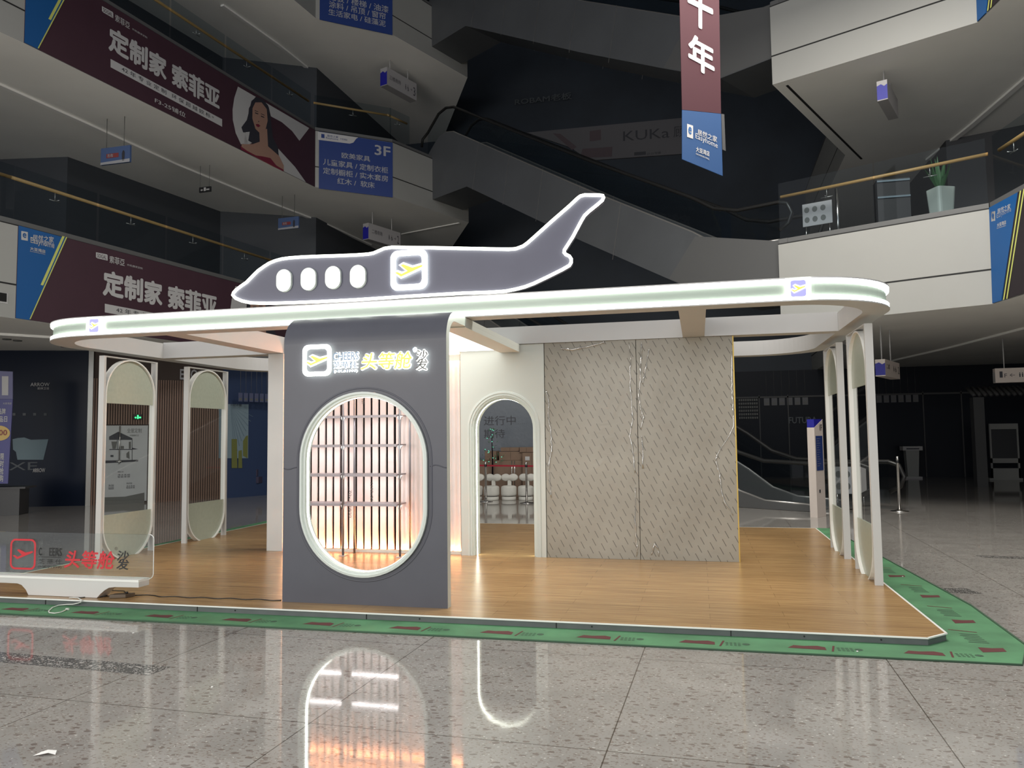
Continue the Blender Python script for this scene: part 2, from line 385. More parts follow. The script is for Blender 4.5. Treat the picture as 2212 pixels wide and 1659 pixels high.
def icon3(mb, BL, BR, TL, grow=0, lift=0, mi=0, depth=0):
    c = (.5, .48); pts = ICON
    if grow:
        out = []; n = len(ICON); area_ = sum(ICON[i][0]*ICON[(i+1) % n][1]-ICON[(i+1) % n][0]*ICON[i][1] for i in range(n))
        sg = 1 if area_ > 0 else -1
        for i in range(n):
            a = np.array(ICON[i-1]); b = np.array(ICON[i]); c_ = np.array(ICON[(i+1) % n])
            e1 = (b-a)/np.linalg.norm(b-a); e2 = (c_-b)/np.linalg.norm(c_-b)
            n1 = np.array([e1[1], -e1[0]])*sg; n2 = np.array([e2[1], -e2[0]])*sg; m_ = n1+n2; m_ = m_/max(.35, np.linalg.norm(m_))
            out.append(tuple(b+m_*grow*1.1))
        pts = out
    poly(mb, pts, BL, BR, TL, lift, mi)
def seg_mirror(pts): return pts

# ================================================================ large structure
Z2, T2, Z3, T3, Z4, T4 = 3.9, 5.67, 9.2, 10.97, 14.5, 16.3
struct(MB().add([(-24, -9, 0), (16, -9, 0), (16, 34, 0), (-24, 34, 0)], [(0, 1, 2, 3)]).build('floor', M['terrazzo']))
LP = [(-13.9, 3.0), (-12.72, 9.6), (-12.32, 11.8), (-11.1, 21.05), (-9.2, 22.56), (-7.74, 26.05), (-11.3, 33)]
RP = [(4.3, 33), (4.12, 22.45), (1.775, 17.39), (5.28, 15.65), (5.43, 14.75), (6.5, 8.4), (7.2, 3.0)]
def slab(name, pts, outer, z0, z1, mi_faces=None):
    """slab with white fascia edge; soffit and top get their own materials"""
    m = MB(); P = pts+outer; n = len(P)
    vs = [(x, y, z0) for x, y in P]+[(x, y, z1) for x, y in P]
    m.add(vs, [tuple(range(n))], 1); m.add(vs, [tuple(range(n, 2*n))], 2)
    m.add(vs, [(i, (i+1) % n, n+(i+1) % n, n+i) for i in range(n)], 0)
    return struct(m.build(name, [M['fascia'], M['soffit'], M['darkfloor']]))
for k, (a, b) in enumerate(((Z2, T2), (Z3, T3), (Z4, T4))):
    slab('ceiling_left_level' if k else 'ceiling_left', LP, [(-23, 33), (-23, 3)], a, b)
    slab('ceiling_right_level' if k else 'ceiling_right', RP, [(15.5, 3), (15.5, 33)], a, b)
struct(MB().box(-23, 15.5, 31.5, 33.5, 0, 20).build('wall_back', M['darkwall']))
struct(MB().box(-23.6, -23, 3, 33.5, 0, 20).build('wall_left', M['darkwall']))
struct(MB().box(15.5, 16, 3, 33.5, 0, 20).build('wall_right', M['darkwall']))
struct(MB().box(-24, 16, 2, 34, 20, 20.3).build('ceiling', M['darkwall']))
# black shadow joints along the fascias, panel verticals, kerbs on the slab edges
def offs(p, q, d):
    p = np.array(p); q = np.array(q); t = (q-p)/np.linalg.norm(q-p); n = np.array([t[1], -t[0]])
    return p+n*d, q+n*d
def strip(mb, p, q, z0, z1, d0, d1, mi=0, over=0):
    a, b = offs(p, q, d0); c, e = offs(p, q, d1)
    t = (b-a)/np.linalg.norm(b-a)*over; a = a-t; b = b+t; c = c-t; e = e+t
    return mb.prism([a, b, e, c], z0, z1, mi)
k = 0
for z0, z1 in ((Z2, T2), (Z3, T3), (Z4, T4)):
    jm = MB(); km = MB()
    for P_ in (LP, RP):
        for p, q in zip(P_[:-1], P_[1:]):
            strip(jm, p, q, z0+.62, z0+.65, -.01, .004)
            strip(km, p, q, z1, z1+.10, -.20, -.02)
            strip(jm, p, q, z1-.02, z1+.001, -.01, .003)
    k += 1; struct(jm.build('trim_%d' % k, M['joint'])); k += 1; struct(km.build('trim_%d' % k, M['darkfloor']))
# raised lines in the soffits
def soffline(pts, z, w=.12, h=.05, m_='sline'):
    global k
    mb = MB(); Q = [OZ(x, y, z)[:2] for x, y in pts]
    for p, q in zip(Q[:-1], Q[1:]): strip(mb, p, q, z-h, z+.002, -w/2, w/2)
    k += 1; return struct(mb.build('trim_%d' % k, M[m_]))
soffline([(-60, 716), (117, 727), (360, 752)], Z2)
soffline([(1870, 798), (1936, 776), (2050, 750), (2212, 708), (2300, 684)], Z2)
soffline([(-60, 155), (0, 182), (170, 258), (380, 354), (560, 428), (700, 481), (800, 528)], Z3)
soffline([(2005, 343), (2100, 268), (2212, 172), (2300, 95)], Z3, .14)
soffline([(1700, 184), (1861, 343)], Z3, .05, .012, 'joint')
soffline([(480, 10), (600, 95), (700, 175)], Z4)
soffline([(868, 505), (992, 481)], Z3, .06, .03)
# ================================================================ escalators
ED = np.array([-.836, .549]); EN = np.array([.549, .836])
def escalator(name, label, low, zf, clip=False, zoff=0, bright=False):
    low = np.array(low); t = thing(name, label, 'escalator', (low[0], low[1], zf))
    def P(s, z, w): p = low+ED*s+EN*w; return (p[0], p[1], zf+z)
    top = [(0, .12), (1.0, .16), (1.6, .34), (2.2, .74), (5.4, 2.52), (11.2, 5.9), (11.6, 6.0), (12.0, 5.92), (12.6, 5.45), (13.0, 5.3)]
    bot = [(13.0, 3.9), (10.5, 3.9), (5.64, 1.18), (2.87, -.29), (1.3, -1.1), (0, -1.1)]
    if clip: bot = [(13.0, 3.9), (10.5, 3.9), (5.64, 1.18), (3.45, .02), (1.3, .0), (0, .0)]
    prof = top+bot; n = len(prof)
    for w in (0, 1.45):
        mb = MB(); vs = [P(s, z, w) for s, z in prof]+[P(s, z, w+.1) for s, z in prof]
        mb.add(vs, [tuple(range(n)), tuple(range(n, 2*n))], 0); mb.add(vs, [(i, (i+1) % n, n+(i+1) % n, n+i) for i in range(n)], 0)
        for s in (4.3, 5.7, 7.1, 8.5, 9.9):        # panel joints and rivets
            z = .74+(s-2.2)*.577; sh = .9
            a = (s, z); b = (s+sh*.35, z-1.75 + .3)
            for d in (0,):
                mb.add([P(a[0], a[1], w-.003), P(a[0]+.012, a[1], w-.003), P(b[0]+.012, b[1], w-.003), P(b[0], b[1], w-.003)], [(0, 1, 2, 3)], 1)
        if not clip: mb.add([P(0, .10, w-.004), P(2.1, .62, w-.004), P(2.87, -.27, w-.004), P(1.3, -1.08, w-.004), P(0, -1.08, w-.004)], [(0, 1, 2, 3, 4)], 2)
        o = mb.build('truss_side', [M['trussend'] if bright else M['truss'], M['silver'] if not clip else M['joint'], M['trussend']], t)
        # skirt edge line
        e = MB(); e.tube([P(s, z+.01, w+.05) for s, z in top[:-1]], .03, 6); e.build('skirt_edge', M['silver'], t)
        g = MB(); hr = [(s, z+.85) for s, z in top[:-1]]
        if clip: hr = [(-1.0, .98)] + hr
        base = top[:-1] if not clip else [(-1.0, .12)]+top[:-1]
        g.band([[P(s, z, w+.05) for s, z in base], [P(s, z, w+.05) for s, z in hr]], False); g.build('balustrade_glass', M['balglass'], t)
        h = MB(); s0, z0 = hr[0]; s1, z1 = hr[-1]
        path = [P(s0, z0-.62, w+.05), P(s0-.22, z0-.5, w+.05), P(s0-.3, z0-.3, w+.05), P(s0-.2, z0-.07, w+.05)]+[P(s, z, w+.05) for s, z in hr]+[P(s1+.3, z1-.15, w+.05), P(s1+.35, z1-.4, w+.05)]
        h.tube(path, .045, 8); h.build('handrail', M['rubber'], t)
    st = MB()
    for i in range(26):
        s = 1.8+.4*i*.94; z = .17+max(0, (s-2.0))*.577-.15
        st.add([P(s, z, .12), P(s, z, 1.43), P(s+.38, z, 1.43), P(s+.38, z, .12), P(s, z-.24, .12), P(s, z-.24, 1.43)], [(0, 1, 2, 3), (0, 1, 5, 4)])
    st.build('steps', M['postgrey'], t)
    u = MB(); bb = bot; u.band([[P(s, z, .1) for s, z in bb], [P(s, z, 1.45) for s, z in bb]], False); u.build('underside', M['truss'], t)
    return t
escalator('escalator', 'grey escalator crossing the void behind the plane tail, up to the third floor', (1.80, 17.55), T2)
escalator('escalator', 'dark escalator high above, crossing behind the red hanging banner', (1.80, 17.55), T3)
escalator('escalator', 'escalator starting on the ground floor behind the film-wrapped boards', (2.15, 16.85), .005, clip=True, bright=True)

# ================================================================ balustrades
def balustrade(label, pts, zf, glass_h=1.15, rail_h=.95, inset=.12, railmat='handgold', part=None, fit=True):
    t = thing('glass_balustrade', label, 'balustrade', (pts[0][0], pts[0][1], zf+.1), 'glass balustrades of the upper floors')
    for p, q in zip(pts[:-1], pts[1:]):
        a, b = offs(p, q, -inset); a2, b2 = offs(p, q, -inset-.12)
        L_ = np.linalg.norm(b-a); N_ = max(1, round(L_/1.7))
        for i in range(N_):
            u = a+(b-a)*(i/N_); v = a+(b-a)*((i+1)/N_-.006)
            MB().quad((*u, zf+.101), (*v, zf+.101), (*v, zf+glass_h), (*u, zf+glass_h)).build('glass_pane', M['balglass'], t)
        r = MB(); r.tube([(*a2, zf+rail_h), (*b2, zf+rail_h)], .035, 8); r.build('handrail', M[railmat], t)
        if fit:
            c = MB()
            for i in range(N_):
                u = a2+(b2-a2)*((i+.5)/N_); d = (b-a)/L_
                c.tube([(*(u-d*.12), zf+rail_h-.2), (*(u+d*.12), zf+rail_h-.2)], .01, 5)
                c.tube([(*u, zf+rail_h-.2), (*u, zf+rail_h)], .009, 5)
                c.tube([(*u, zf+rail_h-.2), (*(a+(b-a)*((i+.5)/N_)), zf+rail_h-.2)], .009, 5)
            c.build('rail_brackets', M['silver'], t)
    return t
LPb = LP[0:5]+[(-8.85, 23.4)]
balustrade('glass balustrade with wooden rail above the lower left banner', LPb, T2)
balustrade('glass balustrade with wooden rail above the upper left banner', LPb, T3)
balustrade('glass balustrade with wooden rail in front of the potted plant', RP[2:], T2, 1.35, 1.08)
balustrade('glass balustrade of the third floor at the top right', RP[2:], T3)

# ================================================================ stage, mat, floor inlays
SX0, SX1, SY0, SY1 = -7.8, 1.805, 6.475, 13.5
cc = .18
stage_pts = [(SX0, SY0), (SX1-cc, SY0), (SX1, SY0+cc), (SX1, SY1), (SX0, SY1)]
st = thing('display_stage', 'low wooden booth platform with dark edge on the green mat', 'stage', (-3, 10, 0))
MB().prism([(p[0]*1, p[1]) for p in [(SX0+.01, SY0+.01), (SX1-cc, SY0+.01), (SX1-.01, SY0+cc), (SX1-.01, SY1-.01), (SX0+.01, SY1-.01)]], .005, .056).build('stage_base', M['stageside'], st)
MB().prism([(SX0+.012, SY0+.012), (SX1-cc-.004, SY0+.012), (SX1-.012, SY0+cc+.004), (SX1-.012, SY1-.012), (SX0+.012, SY1-.012)], .0562, .060).build('wood_deck', M['wood'], st)
ed = MB(); P_ = stage_pts+[stage_pts[0]]
cx, cy = -3, 10
for p, q in zip(P_[:-1], P_[1:]): strip(ed, p, q, .052, .0615, -.016, .002)
ed.build('edge_strip', M['edgewhite'], st)
jn = MB()
for x in (-6.3, -4.6, -2.9, -1.2, .2): jn.box(x, x+.006, SY0+.005, SY0+.0095, .006, .052)
for x in (-5.9, -4.2, -2.4, -.9, .75, 1.3):
    jn.tube([(x, SY0+.0098, .03), (x, SY0+.004, .03)], .006, 6)
jn.build('edge_joints', M['joint'], st)
pm = MB().prism([(-8.05, 6.05), (2.10, 6.065), (2.32, 6.6), (2.38, 8.0), (2.24, 10.8), (2.08, 14.0), (-8.3, 14.0)], .001, .005)
def dp(x, y, lift=.0062): return (x, y, lift)
for i in range(13):
    x = -7.35+i*.795; y = 6.2+.0*i
    pm.add([dp(x, y+.02), dp(x+.05, y+.10), dp(x+.12, y+.09), dp(x+.22, y+.11), dp(x+.27, y+.08), dp(x+.27, y+.0)], [(0, 1, 2, 3, 4, 5)], 1)
    pm.add([dp(x+.30, y-.03), dp(x+.315, y-.03), dp(x+.345, y+.13), dp(x+.33, y+.13)], [(0, 1, 2, 3)], 1)
    for r_ in range(3):
        for c_ in range(4): pm.add([dp(x+.35+c_*.03, y+r_*.035), dp(x+.37+c_*.03, y+r_*.035), dp(x+.37+c_*.03, y+.018+r_*.035), dp(x+.35+c_*.03, y+.018+r_*.035)], [(0, 1, 2, 3)], 2)
    pm.add([dp(x+.50+.03*math.cos(a), y+.055+.03*math.sin(a)) for a in np.linspace(0, 6.28, 9)[:-1]], [tuple(range(8))], 2)
for y, xx in ((6.35, 2.0), (7.25, 2.08), (8.3, 2.1), (9.4, 2.05), (10.3, 2.0)):
    pm.add([dp(xx-.05, y), dp(xx+.12, y+.05), dp(xx+.13, y+.15), dp(xx+.05, y+.13), dp(xx-.04, y+.14)], [(0, 1, 2, 3, 4)], 1)
    for r_ in range(6): pm.add([dp(xx-.06+.03*(r_ % 2), y+.28+r_*.05), dp(xx+.08, y+.27+r_*.05), dp(xx+.08, y+.29+r_*.05), dp(xx-.05, y+.305+r_*.05)], [(0, 1, 2, 3)], 2)
    pm.add([dp(xx-.09, y+.66), dp(xx+.1, y+.6), dp(xx+.1, y+.62), dp(xx-.09, y+.68)], [(0, 1, 2, 3)], 1)
pm.tube([(-8.05, 6.05, .006), (2.10, 6.065, .006), (2.32, 6.6, .008), (2.38, 8.0, .008), (2.24, 10.8, .006), (2.08, 14, .006)], .009, 5, 2)
tag(pm.build('protective_mat', [M['green'], M['matred'], M['matgreen2']]), 'green protective mat under the platform with dark red prints', 'mat')
fl = MB()
for q in ([(-9, 5.18), (-3.68, 4.90), (-3.70, 4.70), (-9, 4.93)], [(3.418, 11.24), (5.4, 11.1), (5.4, 10.9), (3.45, 11.05)], [(2.25, 8.82), (2.6, 8.91), (2.68, 8.62), (2.28, 8.62)]):
    fl.add([(x, y, .0012) for x, y in q], [(0, 1, 2, 3)])
k += 1; struct(fl.build('trim_%d' % k, M['terrdark']))

# ================================================================ canopy ring
RX0, RX1, RY0, RY1, RZ0, RZ1, RR = -7.83, 1.88, 7.42, 12.65, 2.80, 3.02, 1.0
def rl(off, z, n=16): return [(x, y, z) for x, y in rrect(RX0+off, RX1-off, RY0+off, RY1-off, RR-off*.8, n)]
cn = thing('canopy', 'white oval canopy ring with two glowing light lines over the booth', 'canopy', (-3, 10, RZ0))
MB().band([rl(0, RZ0), rl(0, RZ0+.012), rl(.035, RZ0+.012), rl(.035, RZ1-.012), rl(0, RZ1-.012), rl(0, RZ1), rl(.24, RZ1), rl(.24, RZ0)], True, False, 0, False, True).build('ring_frame', M['ring'], cn)
MB().band([rl(.030, RZ0+.05), rl(.030, RZ1-.045)]).build('light_band', M['band'], cn)
MB().band([rl(.032, RZ0+.014), rl(.004, RZ0+.016), rl(.004, RZ0+.050), rl(.032, RZ0+.052)]).build('led_strip', M['led'], cn)
MB().band([rl(.032, RZ1-.047), rl(.004, RZ1-.045), rl(.004, RZ1-.014), rl(.032, RZ1-.012)]).build('led_strip', M['led'], cn)
# cross beams
def beam(x0, x1, y0, y1, z0=2.80, z1=3.02): return MB().box(x0, x1, y0, y1, z0, z1).build('cross_beam', M['ring'], cn)
beam(-.16, .10, RY0+.241, 12.4, 2.801, 3.03)
beam(-5.89, -5.63, RY0+.241, 12.4, 2.801, 3.03)
beam(-5.629, -.161, 9.81, 10.05, 2.801, 3.029)
beam(.101, RX1-.241, 9.79, 10.02, 2.801, 3.03)
beam(RX0+.241, -5.891, 9.81, 10.05, 2.801, 3.03)
# small lit logos on the band
def bandlogo(x, w):
    z0, z1 = RZ0+.018, RZ1-.012; y = RY0-.004
    q = MB(); BL = (x, y, z0); BR = (x+w, y, z0); TL = (x, y, z1)
    q.box(x-.03, x+w+.03, y, y+.03, z0, z1, 0)
    poly(q, rrect(.08, .92, .10, .90, .12), BL, BR, TL, .002, 1)
    icon3(q, BL, BR, TL, .05, .004, 0); icon3(q, BL, BR, TL, 0, .006, 2)
    q.build('logo_box', [M['ledsoft'], M['purple2'], M['orange']], cn)
M['purple2'] = mat('logo_violet', (.25, .24, .55), .5, emit=(.3, .3, .8), es=.5)
lx = OY(203, 700, RY0)[0]; bandlogo(lx-.07, .15)
lx = OY(1723, 626, RY0)[0]; bandlogo(lx-.075, .16)

# ================================================================ plane sign on the canopy
YP = 7.50
def c7(x, y): return (500+x/2.602, 400+y/2.602)
OUT = [(8, 618), (14, 604), (30, 587), (55, 568), (88, 545), (120, 512), (150, 482), (185, 457), (215, 438), (250, 424), (285, 415), (330, 409), (400, 404), (500, 400), (600, 397), (700, 393), (770, 388), (800, 382), (830, 369), (860, 356), (900, 350), (1100, 352), (1400, 358), (1560, 361), (1600, 358), (1640, 343), (1665, 325), (1700, 294), (1800, 204), (1900, 117), (1948, 72), (1962, 62), (1985, 56), (2070, 57), (2088, 60), (2092, 70), (2085, 86), (2060, 108), (2010, 148), (1985, 172), (1968, 200), (1920, 290), (1872, 365), (1870, 378), (1880, 390), (1900, 400), (1910, 415), (1910, 435), (1900, 452), (1860, 475), (1780, 515), (1700, 553), (1650, 572), (1600, 585), (1540, 597), (1450, 603), (1300, 608), (1000, 625), (700, 645), (500, 655), (350, 661), (200, 665), (110, 662), (60, 651), (25, 636)]
pl = [OY(*c7(*p), YP) for p in OUT]; pz = [(p[0], p[2]) for p in pl]
dz_ = RZ1+.013-min(z for x, z in pz); print('plane dz', dz_)
pt = thing('plane_sign', 'large grey illuminated passenger plane sign standing on the canopy', 'sign', (-3, YP, RZ1))
MB().prism(pz, YP+.004, YP+.11, 0, 'y').build('plane_body', M['planegrey'], pt)
cxp = np.mean([p[0] for p in pz]); czp = np.mean([p[1] for p in pz])
MB().tube([(x, YP-.006, z) for x, z in pz], .0165, 8, 0, True).build('neon_outline', M['ledneon'], pt)
for cxw, cyw in ((292, 535), (430, 527), (568, 518), (708, 512)):
    a = OY(*c7(cxw, cyw), YP-.03); hw = .083; hh = .117
    m_ = MB(); o1 = stad(a[0], a[2], hw+.006, hh+.006); o2 = stad(a[0], a[2], hw, hh)
    F = lambda L_, y: [(x, y, z) for x, z in L_]
    m_.band([F(o1, YP+.004), F(o1, YP-.028), F(o2, YP-.028), F(o2, YP-.022)], True)
    fr = m_.build('window_rim', M['bezel'], pt)
    w_ = MB(); w_.add(F(o2, YP-.024), [tuple(range(len(o2)))]); w_.build('lit_pane', M['ledsoft'], fr)
def logo(BL, BR, TL, parent, lift=.0, frame_col='orange', white='ledsoft', inner=None):
    q = MB(); o = rrect(0, 1, 0, 1, .2); i_ = rrect(.11, .89, .10, .90, .13)
    ringpoly(q, rrect(-.02, 1.02, -.02, 1.02, .2), rrect(.135, .865, .125, .875, .12), BL, BR, TL, lift, 0)
    icon3(q, BL, BR, TL, .045, lift, 0); 
    ringpoly(q, rrect(.045, .955, .045, .955, .18), rrect(.06, .94, .06, .94, .17), BL, BR, TL, lift+.003, 1)
    icon3(q, BL, BR, TL, 0, lift+.004, 1)
    return q.build('logo', [M[white], M[frame_col]], parent)
BL = OY(*c7(898, 590), YP-.02); BR = OY(*c7(1098, 583), YP-.02); TL = OY(*c7(892, 376), YP-.02)
TL = np.array([BL[0], BL[1], TL[2]]); BR = np.array([BR[0], BR[1], BL[2]])
logo(BL, BR, TL, pt)

# ================================================================ pod: grey portal with the oval opening
YF = 6.78; PX0, PX1 = -3.89, -2.24; TH = .11
pod = thing('entrance_portal', 'tall grey portal panel with a glowing oval opening and lit lettering', 'portal', (-3.065, 6.9, .06))
ocx, ocz, ohw, ohh = -3.063, 1.175, .64, .862
# profile in (y,z) of the outer skin: up the front, rolled over the top
rc = .28; ztop = 2.795
def prof(off):
    o = [(YF+off, .06), (YF+off, ztop-rc)]
    for i in range(1, 13):
        t = math.pi/2*i/12; o.append((YF+rc-(rc-off)*math.cos(t), ztop-rc+(rc-off)*math.sin(t)))
    o.append((7.40, ztop-off)); return o
# front face with hole, z from .06 to ztop-rc
def holed(mb, y, x0, x1, z0, z1, hole, mi=0):
    """rectangle with a convex hole, fan quads between boundary samples"""
    cxh = sum(p[0] for p in hole)/len(hole); czh = sum(p[1] for p in hole)/len(hole); outp = []
    for hx, hz in hole:
        dx, dz = hx-cxh, hz-czh; t = 1e9
        if dx > 1e-9: t = min(t, (x1-cxh)/dx)
        if dx < -1e-9: t = min(t, (x0-cxh)/dx)
        if dz > 1e-9: t = min(t, (z1-czh)/dz)
        if dz < -1e-9: t = min(t, (z0-czh)/dz)
        outp.append((cxh+dx*t, czh+dz*t))
    n = len(hole); vs = [(x, y, z) for x, z in hole]+[(x, y, z) for x, z in outp]
    mb.add(vs, [(i, (i+1) % n, n+(i+1) % n, n+i) for i in range(n)], mi)
    for X in (x0, x1):
        for Zc in (z0, z1):
            # corner triangle: nearest outp on each side
            c = [(i, p) for i, p in enumerate(outp)]
            for i in range(n):
                p, q = outp[i], outp[(i+1) % n]
                onx = lambda a: abs(a[0]-X) < 1e-6
                onz = lambda a: abs(a[1]-Zc) < 1e-6
                if (onx(p) and onz(q) and not onz(p) and not onx(q)) or (onz(p) and onx(q) and not onx(p) and not onz(q)):
                    mb.add([(p[0], y, p[1]), (q[0], y, q[1]), (X, y, Zc)], [(0, 1, 2)], mi)
hole = stad(ocx, ocz, ohw, ohh, 32)
m_ = MB(); holed(m_, YF, PX0, PX1, .06, ztop-rc, hole, 0)
pr_ = prof(0)[1:]
m_.band([[(x, y, z) for y, z in pr_] for x in (PX0, PX1)], False, False, 0, True)
pi_ = prof(.09)
mm = MB(); holed(mm, YF+.09, PX0, PX1, .06, ztop-rc, hole, 0)
mm.band([[(x, y, z) for y, z in pi_[1:]] for x in (PX0, PX1)], False, False, 0, True)
for X in (PX0, PX1):
    a = prof(0); b = prof(.09); mm.band([[(X, y, z) for y, z in a], [(X, y, z) for y, z in b]], False)
m_.build('front_panel', M['grey'], pod); mm.build('white_lining', M['podwhite'], pod)
# wrinkle seam of the vinyl at mid height
sm = MB()
for x0_, x1_, z_, d_ in ((PX0+.002, -3.74, 1.32, -.01), (-2.40, PX1-.002, 1.335, .012)):
    sm.tube([(x0_+(x1_-x0_)*i/8, YF-.001, z_+d_*math.sin(i*.6)) for i in range(9)], .005, 5)
sm.build('vinyl_seam', M['grey'], pod)
bz = MB(); F = lambda L_, y: [(x, y, z) for x, z in L_]
SS = lambda d: stad(ocx, ocz, ohw+d, ohh+d, 32)
bz.band([F(SS(.045), YF-.001), F(SS(.036), YF-.008), F(SS(.027), YF-.001)], True, False, 0, True)
bz.build('raised_moulding', M['grey'], pod)
bz = MB()
bz.band([F(SS(-.001), YF+.088), F(SS(-.001), YF-.03), F(SS(-.022), YF-.034), F(SS(-.028), YF-.01), F(SS(-.045), YF-.01), F(SS(-.05), YF+.02), F(SS(-.05), YF+.088)], True)
bz.build('oval_bezel', M['bezel'], pod)
MB().band([F(SS(-.0512), YF+.024), F(SS(-.0516), YF+.04), F(SS(-.0512), YF+.058)]).build('led_loop', M['ledloop'], pod)
# lit lettering
yl = YF-.035
def PB(x0, y0, x1, y1):   # pixel box on the panel -> BL BR TL (upright)
    a = OY((x0+x1)/2, y1, yl); b = OY((x0+x1)/2, y0, yl); l = OY(x0, (y0+y1)/2, yl); r = OY(x1, (y0+y1)/2, yl)
    return np.array([l[0], yl, a[2]]), np.array([r[0], yl, a[2]]), np.array([l[0], yl, b[2]])
def crop(x, y): return 640+x/7.373, 720+y/7.373
def PC(x0, y0, x1, y1): return PB(*crop(x0, y0), *crop(x1, y1))
a, b, c = PC(108, 190, 552, 672); lg = logo(a, b, c, pod); lg.name = 'lit_logo'
lt = MB(); 
for s, bx, of, sl, face in (('CHEERS', (590, 300, 1000, 430), .03, 0, 3), ('芝華仕', (590, 455, 985, 560), .02, 0, 3), ('(HK.01999)', (595, 580, 975, 630), .02, 0, 3),
                  ('头等舱', (1030, 300, 1850, 575), .035, .15, 2), ('沙\n发', (1900, 265, 2100, 585), .03, .12, 4), ('®', (1850, 220, 1925, 300), .01, 0, 3)):
    A, B, C = PC(*bx); gx = (B-A)*.012; gz = (C-A)*.04; text(lt, s, A-gx-gz, B+gx-gz, C-gx+gz, .075 if 'HK' not in s else .06, sl, -.004, 0, 1.0, .8 if '\n' in s else 1)
    text(lt, s, A, B, C, .018, sl, .008, face-1, 1.0, .8 if '\n' in s else 1)
A, B, C = PC(590, 437, 985, 447); lt.quad(A, B, B+(C-A), C, 0)
lt.build('lit_lettering', [M['ledsoft'], M['orange'], M['ledface'], M['dim']], pod)
# pod roof with the light panel, slab from the portal back to the wall
RY = 7.42; m_ = MB()
MB().box(PX0, PX1, 7.388, 7.404, 2.704, 2.795).build('end_cap', M['podwhite'], pod)
rf = thing('pod_roof', 'white flat roof slab with bright ceiling light behind the grey portal', 'roof', (-3.9, 8.6, 2.70))
RYb = 9.80; RXa = -5.60
m_.box(RXa, PX1, 7.10, RYb, 2.745, 2.795); m_.box(-2.50, PX1, 7.10, RYb, 2.70, 2.745); m_.box(RXa, -5.3, 7.10, RYb, 2.70, 2.745)
m_.box(-5.3, -2.5, 7.10, 7.55, 2.70, 2.745); m_.box(-5.3, -2.5, 9.70, RYb, 2.70, 2.745)
MB().box(PX0+.001, PX1-.001, 7.406, RYb, 2.745, 2.795).build('slab', M['podwhite'], rf)
MB().box(-2.50, PX1-.001, 7.406, RYb, 2.695, 2.7445).build('slab', M['podwhite'], rf)
MB().box(PX0+.001, -2.501, 7.16, 7.50, 2.70, 2.744).build('slab', M['podwhite'], rf)
MB().box(PX0+.001, -2.501, 7.501, 9.79, 2.728, 2.744).build('ceiling_light_panel', M['ledpanel'], rf)

# ================================================================ back walls of the booth
bw = thing('booth_wall', 'white booth wall with a glowing arched doorway beside the portal', 'wall panel', (-2.48, 9.9, .06))
ax, ar, sp_ = -2.476, .385, 1.705
def archpts(r, z0=.06, n=24, ext=0):
    return [(ax+r, z0)]+[(ax+r*math.cos(math.pi*i/n), sp_+r*math.sin(math.pi*i/n)) for i in range(n+1)]+[(ax-r, z0)]
WX0, WX1, WY, WY2, WZ = -3.06, -1.92, 9.83, 10.04, 2.80
def archface(mb, y, r):
    A_ = archpts(r); n = len(A_); o = []
    for x, z in A_:
        if z <= sp_+1e-6: o.append((WX1 if x > ax else WX0, z))
        else:
            dx, dz = x-ax, z-sp_; t = 1e9
            if dx > 1e-9: t = min(t, (WX1-ax)/dx)
            if dx < -1e-9: t = min(t, (WX0-ax)/dx)
            if dz > 1e-9: t = min(t, (WZ-sp_)/dz)
            o.append((ax+dx*t, sp_+dz*t))
    mb.band([[(x, y, z) for x, z in A_], [(x, y, z) for x, z in o]], False)
    for X in (WX0, WX1):
        for i in range(n-1):
            p, q = o[i], o[i+1]
            if (abs(p[0]-X) < 1e-6 and abs(q[1]-WZ) < 1e-6 and abs(p[1]-WZ) > 1e-6) or (abs(q[0]-X) < 1e-6 and abs(p[1]-WZ) < 1e-6 and abs(q[1]-WZ) > 1e-6):
                mb.add([(p[0], y, p[1]), (q[0], y, q[1]), (X, y, WZ)], [(0, 1, 2)])
m_ = MB(); archface(m_, WY, ar+.07); archface(m_, WY2, ar)
m_.box(WX0, WX0+.004, WY, WY2, .06, WZ); m_.box(WX1-.004, WX1, WY, WY2, .06, WZ); m_.box(WX0, WX1, WY, WY2, WZ-.004, WZ)
m_.build('wall_face', M['podwhite'], bw)
A3 = lambda r, y: [(x, y, z) for x, z in archpts(r)]
m_ = MB(); m_.band([A3(ar+.105, WY), A3(ar+.10, WY-.012), A3(ar+.075, WY-.016), A3(ar+.07, WY-.004), A3(ar+.045, WY-.008), A3(ar+.04, WY+.012), A3(ar+.022, WY+.012), A3(ar+.022, WY+.05), A3(ar, WY+.05), A3(ar, WY2)], False)
m_.build('arch_moulding', M['bezel'], bw)
MB().band([A3(ar-.0012, WY+.062), A3(ar-.002, WY+.08), A3(ar-.0012, WY+.10)], False).build('led_arch', M['ledarch'], bw)
